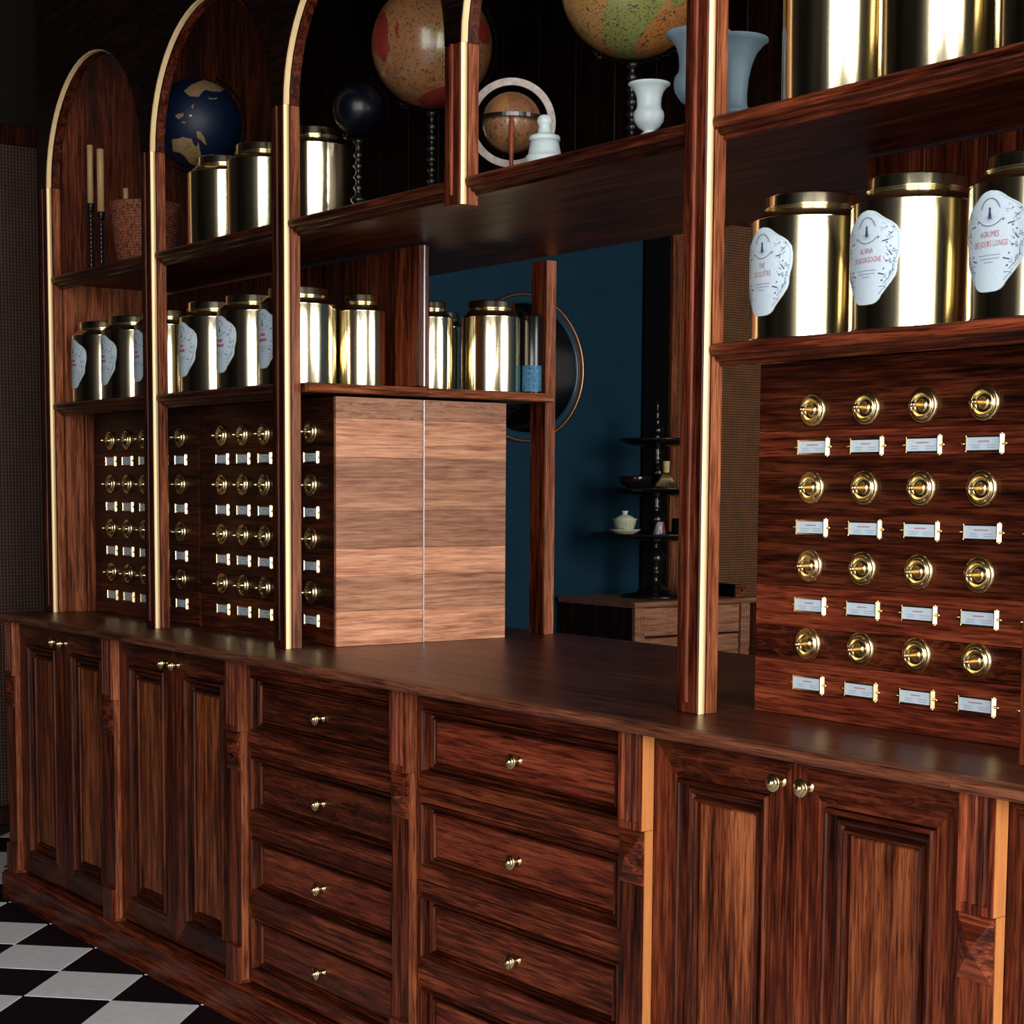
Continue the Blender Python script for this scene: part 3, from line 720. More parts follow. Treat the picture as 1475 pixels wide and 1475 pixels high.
def print_mesh(R, z0, lines):
    """navy drawing, rose title and grey small print of the label"""
    m = MB(); rnd = random.Random(11)
    def poly(pts, mi, e=.0019):
        f = m.bm.faces.new([m.bm.verts.new(on_cyl(R, x, z0 + z, e)) for x, z in pts]); f.material_index = mi
    def dot(x, z, r, mi, k=6, st=1): poly([(x + r * math.cos(2 * PI * i / k), z + st * r * math.sin(2 * PI * i / k)) for i in range(k)], mi)
    def line(pts, wd, mi):
        for (a, b), (c, d) in zip(pts[:-1], pts[1:]):
            L = math.hypot(c - a, d - b) or 1; nx, nz = -(d - b) / L * wd / 2, (c - a) / L * wd / 2
            poly([(a + nx, b + nz), (a - nx, b - nz), (c - nx, d - nz), (c + nx, d + nz)], mi)
    # thin border following the outline
    for sgn in (-1, 1): line([(sgn * (hw(v) * LW - .004), v * LH) for v in [.10 + .86 * k / 30 * 1.0 for k in range(31)] if hw(v) * LW > .006], .0005, 1)
    # medallion: arcs above and below, small dark figure with rays
    def arcp(cx, cz, r, a, b, n=12, st=1): return [(cx + r * math.cos(a + (b - a) * k / n), cz + st * r * math.sin(a + (b - a) * k / n)) for k in range(n + 1)]
    line(arcp(0, .116, .0185, .25, PI - .25, st=1.1), .0011, 0)
    line(arcp(0, .126, .030, PI + .75, 2 * PI - .75, st=1.0), .0010, 0)
    line(arcp(0, .122, .014, 0, PI), .0005, 1)
    dot(0, .1205, .0022, 0, 8, 1.4); poly([(-.0018, .118), (.0018, .118), (.0036, .106), (-.0036, .106)], 0)
    for k in range(9): a = PI * (1.1 + .1 * k); line([(.004 * math.cos(a), .112 + .004 * math.sin(a)), (.011 * math.cos(a), .112 + .011 * math.sin(a))], .0004, 1)
    # foliage, insects and blossoms down both sides
    for sgn in (-1, 1):
        for k in range(46):
            v = .16 + .70 * rnd.random(); h = hw(v) * LW; lo = .62 if v < .72 else .45
            x = sgn * (h * (lo + (.92 - lo) * rnd.random())); z = v * LH; q = rnd.random()
            if q < .3: dot(x, z, .0009 + .0012 * rnd.random(), 0, 6, .7)
            elif q < .75:
                a = rnd.random() * PI; l = .002 + .004 * rnd.random(); line([(x - l * math.cos(a), z - l * math.sin(a)), (x, z + .0006), (x + l * math.cos(a), z + l * math.sin(a))], .0008, rnd.choice((0, 1, 1)))
            else:
                for j in range(3): dot(x + .0022 * (rnd.random() - .5) * 2, z + .0022 * (rnd.random() - .5) * 2, .0008, 1, 5)
        for (x, z, l, a) in ((.036, .098, .005, .2), (.030, .0465, .0055, 2.9), (.045, .078, .004, 2.2), (.024, .104, .002, 1.2), (.034, .054, .0016, 1.0)):
            line([(sgn * x - l * math.cos(a), z - l * math.sin(a)), (sgn * x + l * math.cos(a), z + l * math.sin(a))], .0018, 0)
        line([(sgn * .050, .062), (sgn * .049, .050), (sgn * .043, .040), (sgn * .034, .031)], .0009, 0)
        line([(sgn * .033, .023), (sgn * .026, .015)], .0009, 1)
    # title
    if isinstance(lines[0], str):
        for s, z, sz, sx in ((lines[0], .0800, .0125, .64), (lines[1], .0660, .0125, .60)):
            for tri in text_polys(s, sz, 0, z, sx): poly(tri, 2)
    else:
        for k, wd in enumerate(lines):
            x = -wd
            while x < wd:
                b = .0016 + .0016 * rnd.random(); poly([(x, .0805 - .013 * k), (x + b, .0805 - .013 * k), (x + b, .0875 - .013 * k), (x, .0875 - .013 * k)], 2); x += b + .0007
    for k, wd in enumerate((.020, .017, .009)):
        x = -wd
        while x < wd: b = .0012 + .0025 * rnd.random(); poly([(x, .053 - .0052 * k), (x + b, .053 - .0052 * k), (x + b, .0542 - .0052 * k), (x, .0542 - .0052 * k)], 1); x += b + .0006
    me = m.mesh('label_print', [INK, INKG, INKR]); return me
TB, TL = tin_meshes(.099, .246, .0765)
TB2, TL2 = tin_meshes(.104, .246, .080)
LM, LM2 = label_mesh(.099, .042), label_mesh(.104, .040)
PR_GEN = [print_mesh(.099, .042, (a, b)) for a, b in ((.010, .017), (.012, .019), (.009, .015))]
def tin(x, y, z, label, meshes=(TB, TL), rot=0, lab=None, pr=None, group=None):
    t = thing('tea_tin', label, 'tin', (x, y, z), group); t.rotation_euler = (0, 0, rot)
    for nm, me in (('body', meshes[0]), ('lid', meshes[1])):
        o = bpy.data.objects.new(nm, me); COL.objects.link(o); o.parent = t
    if lab:
        o = bpy.data.objects.new('paper_label', lab); COL.objects.link(o); o.parent = t
        p = bpy.data.objects.new('label_print', pr); COL.objects.link(p); p.parent = o
    return t
G1 = 'labelled brass tins on the lower shelf'
ZS1, ZS2 = Z1[1] + .0006, Z2[1] + .0006
for x, lb in ((.104, 'leftmost labelled brass tin on the lower shelf'), (.328, 'second labelled brass tin from the left, lower shelf'), (.560, 'labelled brass tin just left of the second post'),
              (.852, 'labelled brass tin just right of the second post'), (1.076, 'labelled brass tin in the middle of the second bay'), (1.308, 'brass tin partly hidden by the third post, label showing left of it')):
    tin(x, .275, ZS1, lb, rot=-.05 + .02 * random.random(), lab=LM, pr=PR_GEN[int(x * 10) % 3], group=G1)
for x, lb, ln, ro in ((3.088, 'large brass tin labelled THÉ DU CLOÎTRE', ('THÉ', 'DU CLOÎTRE'), -.12), (3.318, 'large brass tin labelled ALVINA DE BOURGOGNE', ('ALVINA', 'DE BOURGOGNE'), -.09), (3.556, 'large brass tin labelled AGRUMES DES JOURS LONGS, at the right edge', ('AGRUMES', 'DES JOURS LONGS'), -.08)):
    tin(x, .272, ZS1, lb, (TB2, TL2), ro, LM2, print_mesh(.104, .040, ln), G1)
TB3, TL3 = tin_meshes(.062, .236, .044)
TB4, TL4 = tin_meshes(.080, .244, .063)
tin(1.370, .426, ZS1, 'narrow plain brass tin in front of the upright board', (TB3, TL3))
tin(1.345, .655, ZS1, 'reflected plain brass tin cut off by the mirror edge', (TB3, TL3))  # this tin and the next two are reflections, modelled solid
tin(1.392, .822, ZS1, 'reflected wide brass tin behind the mirror edge, near the reflected post', (TB4, TL4))
tin(1.14, .84, ZS1, 'reflected brass tin farthest back, lid showing between two tins', (TB3, TL3))
for x, lb in ((.862, 'left plain tin on the upper shelf of the second bay'), (1.092, 'right plain tin on the upper shelf of the second bay'), (1.345, 'plain tin on the upper shelf beside the third post')):
    tin(x, .300, ZS2, lb, group='plain brass tins on the upper shelf')
TB5, TL5 = tin_meshes(.100, .330, .078)
for x, lb in ((3.132, 'first tall plain tin at the top right, beside the grey vase'), (3.346, 'second tall plain tin at the top right'), (3.575, 'tall plain tin cut off at the top right corner')):
    tin(x, .290, ZS2, lb, (TB5, TL5), group='tall plain tins top right')
# dark tin with a bluish label beside the reflected post
dt = thing('dark_tin', 'small dark tin with a blue patterned label beside the reflected post', 'tin', (1.500 - .012, .905, ZS1))
dt.location = (1.452, .915, ZS1)
x, y = 1.452, .915
MB().lathe([(0, 0), (.026, 0), (.0265, .002), (.0265, .205), (.024, .211), (0, .211)], c=(x, y, ZS1), seg=32).build('body', BLACKW, dt)
m = MB(); 
for k in range(14):
    a0, a1 = -2.0 + 2.6 * k / 14, -2.0 + 2.6 * (k + 1) / 14; r = .0270
    q = [m.bm.verts.new((x + r * math.cos(a), y + r * math.sin(a), ZS1 + z)) for a, z in ((a0, .006), (a1, .006), (a1, .075), (a0, .075))]; m.bm.faces.new(q)
m.build('blue_label', plain('blue_print', (.03, .13, .24), .5, .3, .7, 160), dt)

# ------------------------------------------------------------------ upper shelf: candles, basket, globes, marble
def candlestick(x, y, z, h, label):
    t = thing('candlestick', label, 'candlestick', (x, y, z), 'dark turned candlesticks')
    p = [(0, 0), (.034, 0), (.035, .004), (.030, .008), (.018, .013), (.008, .022), (.006, .030)]
    k = 0; hh = .034
    while hh < h - .040:
        p += [(.0045, hh), (.0085 if k % 3 else .0105, hh + .006), (.0045, hh + .012)]; hh += .0135; k += 1
    p += [(.005, h - .026), (.011, h - .020), (.0125, h - .016), (.009, h - .013), (.0125, h - .006), (.0135, h), (.009, h), (.009, h - .004), (0, h - .004)]
    MB().lathe(p, c=(x, y, z), seg=20).build('turned_stem', BLACKM, t)
    return t
def candle(x, y, z, h, r, label):
    t = thing('candle', label, 'candle', (x, y, z), 'ochre candles')
    MB().lathe([(0, 0), (r, 0), (r, h - .002), (r - .0015, h), (r * .4, h - .0015), (0, h - .002)], c=(x, y, z), seg=20).build('wax', WAX, t)
    MB().tube([(x, y, z + h - .004), (x + .0005, y, z + h + .004), (x + .0015, y, z + h + .011)], .0008, 6).build('wick', WICK, t)
cx, cy = .010 + .035, .262
candlestick(.045, .262, ZS2, .225, 'left candlestick of the pair under the tall candles'); candle(.045, .262, ZS2 + .2215, .182, .0095, 'left tall ochre candle, slightly higher than its neighbour')
candlestick(.150, .250, ZS2, .186, 'right candlestick of the pair under the tall candles'); candle(.150, .250, ZS2 + .1825, .192, .0108, 'right tall ochre candle beside the basket')
candlestick(.121, .345, ZS2, .190, 'candlestick hidden behind the woven basket'); candle(.121, .345, ZS2 + .1865, .085, .0085, 'short ochre candle rising behind the woven basket')
bk = thing('basket', 'tapered basket of coiled rush partly behind the second post', 'basket', (.345, .305, ZS2))
m = MB(); p = [(0, .0), (.078, 0)]
n = 22
for k in range(n):
    z = .004 + .176 * k / n; r = .080 + .020 * (k / n) ** .8; d = .176 / n
    p += [(r, z), (r + .0028, z + d * .3), (r + .0028, z + d * .7), (r, z + d)]
p += [(.106, .181), (.107, .188), (.103, .191), (.098, .188), (.074, .012), (0, .010)]
m.lathe(p, c=(.345, .305, ZS2), seg=56); m.build('coiled_rush', RUSH, bk)

def half_ring(cx, cy, cz, R, r, mat, name, parent, ang, a0=-PI / 2, a1=PI / 2, n=28, flat=False):
    """ring segment in a vertical plane whose horizontal axis points along ang"""
    pts = [(cx + math.cos(ang) * R * math.cos(a0 + (a1 - a0) * k / n), cy + math.sin(ang) * R * math.cos(a0 + (a1 - a0) * k / n), cz + R * math.sin(a0 + (a1 - a0) * k / n)) for k in range(n + 1)]
    return MB().tube(pts, r, 8).build(name, mat, parent)
def sphere(c, R, seg=48):
    n = 28; return MB().lathe([(R * math.sin(PI * k / n) if 0 < k < n else 0, -R * math.cos(PI * k / n)) for k in range(n + 1)], c=c, seg=seg)
RIGHT = math.atan2(CAM_R.y, CAM_R.x)
def globe(name, label, c, R, base_z, mat, stem_h_scale=1.0, ring=True, ring_ang=None, stem=None, stemmat=BLACKM):
    t = thing(name, label, 'globe', (c[0], c[1], base_z))
    me = sphere(c, R).build('ball', mat, t)
    a = RIGHT if ring_ang is None else ring_ang
    h = c[2] - R - base_z
    sx, sy = c[0], c[1]
    rr = R + .011
    top = c[2] - rr - base_z
    p = [(0, 0), (.062, 0), (.064, .005), (.056, .010), (.045, .014), (.020, .022), (.010, .030), (.008, .036), (.017, .044), (.019, .050), (.012, .058), (.007, .064)]
    z = .070
    while z < top - .03: p += [(.0065, z), (.0125, z + .007), (.0065, z + .014), (.0055, z + .022)]; z += .026
    p += [(.0065, top - .012), (.012, top - .006), (.012, top + .001), (0, top + .001)]
    MB().lathe(p, c=(sx, sy, base_z), seg=28).build('turned_stem', stemmat, t)
    if ring:
        half_ring(c[0], c[1], c[2], rr, .0045, BLACKM, 'meridian_arm', t, a, -PI / 2 - .55, PI / 2 - .4)
        tl = .42
        for s in (-1, 1):
            d = Vector((math.cos(a) * math.sin(tl) * -s * -1, math.sin(a) * math.sin(tl) * -s * -1, s * math.cos(tl)))
            p0 = Vector(c) + d * (R - .002); p1 = Vector(c) + d * (R + .016)
            MB().tube([p0, p1], .0055, 10).build('pivot', BRASSK if s < 0 else BLACKM, t)
    return t
globe('globe', 'ochre and red globe on dark stand behind the hanging post', (1.625, .47, 2.377), .147, ZS2, G_RED)
globe('globe', 'large yellow-green globe at the top, left of the nearest post', (2.317, .52, 2.380), .156, ZS2, G_YEL)
globe('globe', 'deep blue globe with tan continents right of the second post', (.583, .36, 2.343), .1275, ZS2, G_BLU)
globe('globe', 'small dark navy globe, barely visible, left of the ochre globe', (1.56, .30, 2.215), .062, ZS2, G_NVY)
def drawn(t, c, R, px0, py0, rpx, polys):
    """countries printed on the ball: outlines wrapped onto the sphere"""
    C0 = Vector(c); n = (Vector((5.2154, -1.95036, 1.30647)) - C0).normalized(); u = Vector((0, 0, 1)).cross(n).normalized(); v = n.cross(u)
    for mat, ox, oy, sc, pts in polys:
        bm = bmesh.new(); vs = []
        for x, y in pts:
            a, b = (x / sc + ox - px0) / rpx, -(y / sc + oy - py0) / rpx
            l = math.hypot(a, b)
            if l > .985: a, b = a / l * .985, b / l * .985
            vs.append(bm.verts.new((a, b, 0)))
        f = bm.faces.new(vs); bmesh.ops.triangulate(bm, faces=[f])
        for _ in range(3): bmesh.ops.subdivide_edges(bm, edges=bm.edges[:], cuts=1, use_grid_fill=True)
        for q in bm.verts:
            a, b = q.co.x, q.co.y; q.co = C0 + (u * a + v * b + n * math.sqrt(max(0, 1 - a * a - b * b))) * (R + .0005)
        for f in bm.faces: f.smooth = True; f.normal_update()
        me = bpy.data.meshes.new('country'); bm.to_mesh(me); bm.free(); me.materials.append(mat)
        ct = C0.copy(); me.transform(Matrix.Translation(-ct)); place('country', me, ct, bpy.data.objects[t])
for o_, c_, R_, px, polys in (('globe', (1.625, .47, 2.377), .147, (622, 66, 87), [
        (G_RED2, 500, 0, 6.705, [(350, 130), (395, 200), (410, 270), (405, 350), (415, 450), (405, 530), (370, 605), (330, 560), (265, 500), (255, 430), (280, 330), (300, 220), (320, 160)]),
        (G_RED2, 500, 0, 6.705, [(490, 220), (512, 260), (500, 330), (515, 380), (490, 370), (468, 300)]),
        (G_RED2, 500, 0, 6.705, [(680, 940), (740, 880), (830, 830), (960, 800), (1100, 800), (1150, 850), (1000, 985), (870, 1010), (760, 1000)]),
        (G_RED2, 500, 0, 6.705, [(1270, 190), (1350, 250), (1370, 400), (1300, 420), (1250, 330)]),
        (G_RED3, 500, 0, 6.705, [(730, 280), (850, 240), (960, 220), (1200, 230), (1240, 430), (960, 440), (900, 560), (800, 540), (860, 450), (740, 430)])]),
    ('globe.001', (2.317, .52, 2.380), .156, (902, -21, 105), [
        (G_YEL2, 780, 0, 6.705, [(600, 0), (850, -40), (1130, -10), (1000, 190), (900, 300), (850, 400), (840, 530), (700, 530), (580, 400), (535, 260), (540, 120)]),
        (G_YEL2, 780, 0, 6.705, [(1170, 0), (1300, 0), (1250, 60), (1190, 60)]),
        (G_YEL3, 780, 0, 6.705, [(905, 318), (1005, 200), (1100, 90), (1420, 60), (1420, 200), (1300, 400), (1100, 500), (865, 530), (855, 430)])]),
    ('globe.002', (.583, .36, 2.343), .1275, (275, 178, 64), [
        (G_LAND, 220, 100, 7.375, [(145, 735), (215, 725), (250, 705), (290, 715), (345, 720), (368, 780), (398, 800), (415, 748), (430, 830), (455, 930), (430, 975), (370, 995), (320, 970), (280, 910), (230, 870), (150, 855)]),
        (G_LAND, 220, 100, 7.375, [(400, 640), (440, 650), (480, 710), (500, 780), (480, 770), (440, 730), (400, 705)]),
        (G_LAND, 220, 100, 7.375, [(270, 250), (350, 180), (480, 120), (650, 110), (700, 200), (640, 240), (540, 240), (500, 225), (470, 240), (420, 300), (330, 300)]),
        (G_LAND, 220, 100, 7.375, [(180, 490), (260, 465), (270, 490), (220, 530), (190, 515)]),
        (G_LAND, 220, 100, 7.375, [(510, 300), (560, 310), (620, 298), (600, 316), (540, 320)]),
        (G_LAND, 220, 100, 7.375, [(345, 400), (365, 375), (372, 385), (360, 425)]), (G_LAND, 220, 100, 7.375, [(318, 480), (355, 482), (348, 500), (330, 505)]), (G_LAND, 220, 100, 7.375, [(250, 550), (285, 555), (280, 570), (255, 568)])])):
    drawn(o_, c_, R_, *px, polys)
# globe set in a wide printed ring, on a little turned stand
rg = thing('ring_globe', 'small brown globe inside a wide pale ring on a stand', 'globe', (2.128, .34, ZS2))
c = Vector((2.128, .34, 2.096))
sphere(c, .065).build('ball', G_BRN, rg)
def flat_ring(c, R0, R1, th, normal, name, mat, parent, n=56):
    nrm = Vector(normal).normalized(); u = Vector((0, 0, 1)) if abs(nrm.z) < .9 else Vector((1, 0, 0)); v = nrm.cross(u).normalized(); u = v.cross(nrm).normalized()
    m = MB(); R = []
    for k in range(n):
        d = u * math.cos(2 * PI * k / n) + v * math.sin(2 * PI * k / n)
        R.append([m.bm.verts.new(c + d * r + nrm * h) for r, h in ((R0, -th / 2), (R1, -th / 2), (R1, th / 2), (R0, th / 2))])
    for k in range(n):
        A, B = R[k], R[(k + 1) % n]
        for j in range(4): m.bm.faces.new((A[j], A[(j + 1) % 4], B[(j + 1) % 4], B[j]))
    return m.build(name, mat, parent)
flat_ring(c, .0800, .0955, .006, -CAM_F * Vector((1, 1, 0)), 'printed_ring', RINGP, rg)
flat_ring(c + Vector((0, 0, .004)), .068, .0795, .008, (0, 0, 1), 'horizon_ring', BLACKW, rg)
d = (-CAM_F * Vector((1, 1, 0))).normalized()
for s, nm in ((1, 'front'), (-1, 'rear')):
    q = c + d * .074 * s; h = c.z - ZS2
    MB().lathe([(0, 0), (.012, 0), (.012, .006), (.006, .010), (.0085, .018), (.0050, .026), (.0045, .055), (.0058, h * .5), (.0045, h * .75), (.0065, h - .014), (.0040, h - .008), (.0065, h - .001), (0, h - .001)], c=(q.x, q.y, ZS2), seg=16).build('pillar', W['redZ'], rg)
MB().lathe([(0, 0), (.040, 0), (.041, .004), (0, .005)], c=(c.x, c.y, ZS2), seg=28).build('foot', BLACKW, rg) if False else None
# marble jar, urn, and two grey vases
jar = thing('marble_jar', 'white marble lidded jar in front of the ringed globe', 'jar', (2.317, .285, ZS2))
jc = (2.317, .285, ZS2)
MB().lathe([(0, 0), (.036, 0), (.0385, .004), (.0400, .010), (.0400, .036), (.0385, .040), (.0350, .0415), (.0335, .050), (.0310, .062), (.0295, .070), (0, .070)], c=jc, seg=40).build('body', MARBLE, jar)
MB().lathe([(0, .0705), (.0310, .0705), (.0325, .073), (.0325, .078), (.0305, .081), (.0185, .084), (.0150, .088), (.0130, .097), (.0125, .101), (.0150, .105), (.0165, .111), (.0150, .118), (.0100, .123), (0, .1245)], c=jc, seg=40).build('lid', MARBLE, jar)
def urn(label, c, k, mat, cat='vase', name='marble_urn'):
    t = thing(name, label, cat, c)
    s = .030 * k
    MB().box(c[0] - s, c[0] + s, c[1] - s, c[1] + s, c[2], c[2] + .007 * k, .001).build('square_foot', mat, t)
    p = [(0, .0072), (.022, .0072), (.020, .012), (.012, .018), (.0095, .024), (.0145, .027), (.0150, .031), (.0095, .034), (.0110, .037), (.0200, .043), (.0275, .054), (.0290, .064), (.0280, .071), (.0235, .077), (.0225, .085), (.0235, .097), (.0270, .108), (.0340, .117), (.0395, .121), (.0395, .123), (.0370, .124), (.0250, .112), (.0190, .095), (0, .060)]
    MB().lathe([(r * k, h * k) for r, h in p], c=c, seg=40).build('bowl', mat, t)
    return t
urn('small white marble urn vase on square foot left of the nearest post', (2.655, .275, ZS2), 1.02, MARBLE)
urn('grey stone urn half hidden behind the nearest post', (2.805, .262, ZS2), 1.52, GREYM, name='stone_urn')
bv = thing('stone_vase', 'tall grey stone vase with flared rim, right of the nearest post', 'vase', (2.730, .42, ZS2))
MB().lathe([(0, 0), (.030, 0), (.031, .004), (.026, .012), (.0245, .03), (.030, .052), (.0345, .070), (.040, .074), (.0405, .078), (.034, .083), (.0295, .090), (.029, .110), (.0315, .140), (.037, .165), (.046, .188), (.060, .205), (.0685, .211), (.0685, .214), (.064, .215), (.045, .195), (.028, .150), (0, .120)], c=(2.730, .42, ZS2), seg=44).build('body', GREYM, bv)

# ------------------------------------------------------------------ reflected room, built solid behind the mirror plane
# blue wall mirror
mr = thing('round_mirror', 'round dark mirror with thin copper frame on the blue wall', 'mirror', (XEND, 2.83, 1.52))
c = Vector((XEND + .012, 2.83, 1.850)); R = .335
def disc_ring(r0, r1, x0, x1, nm, mat):
    m = MB().lathe([(r0, x0), (r1, x0), (r1, x1), (r0, x1), (r0, x0)], c=(XEND, c.y, c.z), axis='X', seg=72); m.build(nm, mat, mr)
disc_ring(R - .012, R, .002, .022, 'copper_frame', COPPER)
disc_ring(R - .045, R - .013, .002, .012, 'bevel', plain('dark_blue_glass', (.01, .05, .08), .2, .5))
MB().lathe([(0, .002), (R - .046, .002), (R - .046, .010), (0, .010)], c=(XEND, c.y, c.z), axis='X', seg=64).build('glass', plain('dark_glass', (.002, .002, .003), .08, .3), mr)
# side cabinet
XC, YC0, YC1, ZC = -.546, 3.012, 3.80, .81
sc = thing('side_cabinet', 'oak side cabinet carrying the tiered stand, in front of the blue wall', 'cabinet', ((XEND + XC) / 2, (YC0 + YC1) / 2, 0))
MB().box(XEND + .032, XC - .030, YC0 + .012, YC1 - .012, 0, ZC - .026).build('carcass', W['deepZ'], sc)
m = MB().prism([(XEND + .032, ZC - .026), (XC - .010, ZC - .026), (XC + .001, ZC - .020), (XC + .004, ZC - .012), (XC + .001, ZC - .004), (XC - .008, ZC), (XEND + .032, ZC)], YC0, YC1); m.build('top', PALE['h'], sc)
for y in (YC0 + .014, 3.672):
    p = [(XC - .0295, y), (XC - .012, y)]
    for q in (.014, .028, .042):
        for k in range(5): a = PI * k / 4; p.append((XC - .012 - .004 * math.sin(a), y + q - .0045 * math.cos(a)))
    p += [(XC - .012, y + .056), (XC - .0295, y + .056)]
    MB().prism_z(p, .58, ZC - .0262).build('fluted_block', PALE['h'], sc); MB().box(XC - .0295, XC - .016, y, y + .056, 0, .5795).build('pilaster', PALE['h'], sc)
MB().box(XC - .0295, XC - .018, YC0 + .075, 3.666, .655, ZC - .030, .002).build('drawer', PALE['b'], sc)
for a, b in ((YC0 + .075, 3.372), (3.378, 3.666)):
    MB().box(XC - .0295, XC - .021, a, b, .06, .645, .003).build('door', PALE['h'], sc)
# box
bx_ = thing('wooden_box', 'small dark box with a pale wooden end on the side cabinet', 'box', (-.74, 3.75, ZC))
MB().box(-.90, -.606, 3.672, 3.735, ZC + .0005, ZC + .056, .002).build('box_body', BLACKC, bx_)
MB().box(-.6055, -.594, 3.672, 3.735, ZC + .0005, ZC + .056, .001).build('end_board', W['liteY'], bx_)
MB().lathe([(0, 0), (.006, 0), (.006, .0012), (0, .0012)], c=(-.594, 3.708, ZC + .030), axis='X', seg=14).build('finger_hole', BLACKC, bx_)
# tiered stand
SX, SY = -.78, 3.335
ts = thing('tiered_stand', 'black turned three-tier stand on the side cabinet', 'stand', (SX, SY, ZC))
p = [(0, 0), (.150, 0), (.152, .008), (.140, .016), (.085, .024), (.080, .034), (.060, .040), (.035, .052), (.024, .075), (.020, .100), (.034, .112), (.036, .120), (.022, .130), (.030, .150), (.045, .170), (.047, .185), (.036, .205), (.022, .225), (.018, .240), (.026, .250), (0, .252)]
MB().lathe(p, c=(SX, SY, ZC + .0005), seg=36).build('turned_base', BLACKW, ts)
def tray(z, R): MB().lathe([(0, z - .040), (.05, z - .040), (R * .6, z - .034), (R * .92, z - .018), (R, z - .004), (R, z), (R - .006, z), (R - .012, z - .006), (0, z - .006)], c=(SX, SY, 0), seg=56).build('tray', BLACKW, ts)
T1z, T2z, T3z = 1.106, 1.312, 1.536
tray(T1z, .292); tray(T2z, .240); tray(T3z, .172)
def spindle(z0, z1):
    h = z1 - z0; q = [(0, 0), (.040, 0), (.042, .008), (.024, .018), (.020, .03), (.032, h * .25), (.044, h * .36), (.040, h * .48), (.024, h * .60), (.018, h * .68), (.030, h * .74), (.018, h * .80), (.028, h * .88), (.020, h * .94), (.030, h), (0, h)]
    MB().lathe(q, c=(SX, SY, z0), seg=28).build('spindle', BLACKW, ts)
spindle(T1z - .0058, T2z - .0402); spindle(T2z - .0058, T3z - .0402)
MB().lathe([(0, 0), (.026, 0), (.018, .012), (.026, .028), (.032, .045), (.026, .060), (.012, .072), (.018, .082), (.012, .092), (.009, .105), (.014, .118), (.008, .130), (.006, .145), (.010, .155), (.006, .165), (.004, .180), (0, .185)], c=(SX, SY, T3z - .0058), seg=24).build('finial', BLACKW, ts)
# tea things on the trays
SXF = -.754
gw = thing('gaiwan', 'pale celadon lidded tea cup with blue flowers on its saucer', 'cup', (SXF, 3.126, T1z - .0058))
g0 = (SXF, 3.126, T1z - .0054); k = 1.0
MB().lathe([(0, 0), (.036, 0), (.040, .003), (.062, .014), (.073, .024), (.073, .0255), (.060, .0175), (.038, .0065), (0, .006)], c=g0, seg=40).build('saucer', CERAM, gw)
cup = MB().lathe([(0, .0065), (.026, .0065), (.030, .010), (.042, .024), (.048, .044), (.052, .062), (.058, .073), (.0565, .0735), (.047, .060), (.038, .030), (0, .02)], c=g0, seg=40).build('bowl', CERAM, gw)
MB().lathe([(0, .092), (.020, .090), (.038, .080), (.048, .071), (.047, .070), (0, .070)], c=g0, seg=40).build('lid', CERAW, gw)
MB().lathe([(0, .091), (.011, .0905), (.012, .096), (.0165, .106), (.0165, .1075), (0, .1075)], c=g0, seg=28).build('lid_knob', CERAW, gw)
m = MB(); rnd = random.Random(5)
for k in range(26):
    a = -1.35 + 2.2 * rnd.random(); z = .022 + .028 * rnd.random(); r = .0425 + (z - .024) * .30 + .0012; da = .035 + .06 * rnd.random(); dz = .0016 + .003 * rnd.random()
    q = [m.bm.verts.new((g0[0] + r * math.cos(b), g0[1] + r * math.sin(b), g0[2] + zz)) for b, zz in ((a - da, z), (a, z - dz), (a + da, z), (a, z + dz))]
    m.bm.faces.new(q).material_index = k % 3
m.build('flower_print', [plain('glaze_white', (.75, .8, .85), .3), plain('glaze_blue', (.05, .12, .28), .3), plain('glaze_sky', (.3, .45, .6), .3)], cup)
bo = thing('tea_bowl', 'dark glazed tea bowl on the middle tray', 'bowl', (SXF, 3.185, T2z - .0058))
MB().lathe([(0, .0004), (.034, .0004), (.036, .006), (.056, .016), (.070, .036), (.077, .058), (.0755, .059), (.066, .038), (.045, .018), (0, .012)], c=(SXF, 3.185, T2z - .0055), seg=44).build('glazed_body', plain('dark_glaze', (.012, .006, .010), .1, .7), bo)
wh = thing('tea_whisk', 'bamboo tea whisk standing upright on the middle tray', 'whisk', (-.665, 3.292, T2z - .0058))
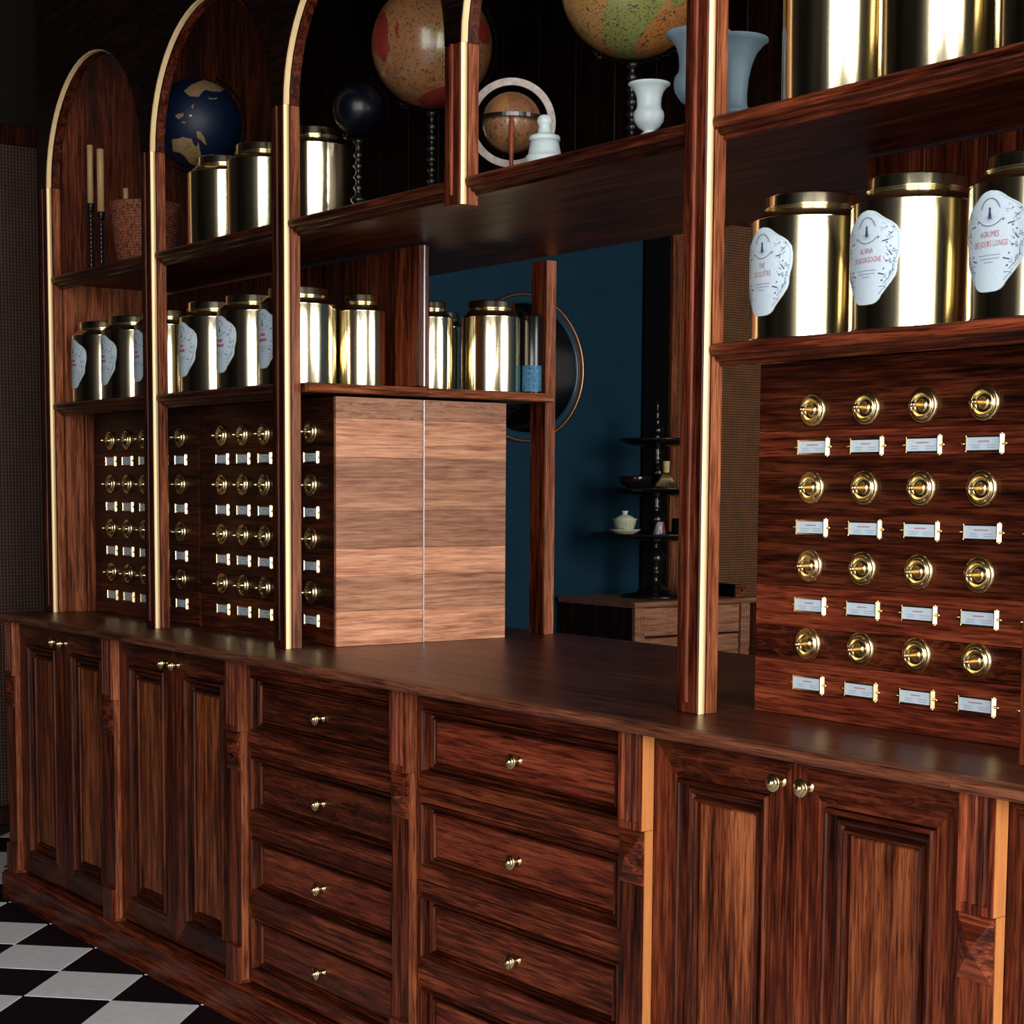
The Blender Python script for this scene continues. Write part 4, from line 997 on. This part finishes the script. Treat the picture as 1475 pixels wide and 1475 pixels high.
wc = (-.665, 3.292, T2z - .0054)
m = MB()
for k in range(48):
    a = 2 * PI * k / 48; r0, r1 = .014, .052 - .004 * (k % 2)
    m.tube([(wc[0] + r0 * math.cos(a), wc[1] + r0 * math.sin(a), wc[2] + .072), (wc[0] + (r0 + .014) * math.cos(a), wc[1] + (r0 + .014) * math.sin(a), wc[2] + .045), (wc[0] + r1 * math.cos(a), wc[1] + r1 * math.sin(a), wc[2] + .006), (wc[0] + r1 * .93 * math.cos(a), wc[1] + r1 * .93 * math.sin(a), wc[2] + .001)], [.0016, .0019, .0015, .001], 5)
tag(m.build('tines', BAMBOO, wh), kind='stuff')
MB().lathe([(0, .068), (.0150, .068), (.0155, .074), (.0145, .078), (.0158, .100), (.0160, .124), (.0145, .126), (.010, .1255), (0, .120)], c=wc, seg=24).build('handle', BAMBOO, wh)
MB().lathe([(.0150, .072), (.0170, .0735), (.0150, .075)], c=wc, seg=24).build('binding_thread', BLACKC, wh)
sc_ = thing('tea_scoop', 'small pale cup right of the bamboo whisk', 'cup', (-.72, 3.455, T2z - .0058))
MB().lathe([(0, 0), (.022, 0), (.026, .010), (.027, .030), (.0255, .030), (.024, .008), (0, .006)], c=(-.72, 3.455, T2z - .0054), seg=24).build('cup_body', plain('grey_glaze', (.30, .28, .27), .25, .6), sc_)
mg = thing('mug', 'black mug on the lower tray beside the small painted cup', 'cup', (-.72, 3.44, T1z - .0058))
MB().lathe([(0, 0), (.044, 0), (.046, .004), (.046, .072), (.043, .072), (.042, .006), (0, .006)], c=(-.72, 3.44, T1z - .0054), seg=32).build('body', BLACKW, mg)
pc = thing('painted_cup', 'small blue, white and red painted cup in front of the stand column', 'cup', (-.62, 3.218, T1z - .0058))
MB().lathe([(0, 0), (.026, 0), (.028, .010), (.022, .040), (.019, .060), (.017, .060), (0, .012)], c=(-.62, 3.218, T1z - .0054), seg=24).build('body', globe_mat('painted_glaze', [(.05, .12, .25), (.55, .55, .55), (.45, .06, .05), (.04, .09, .2)], scale=6), pc)
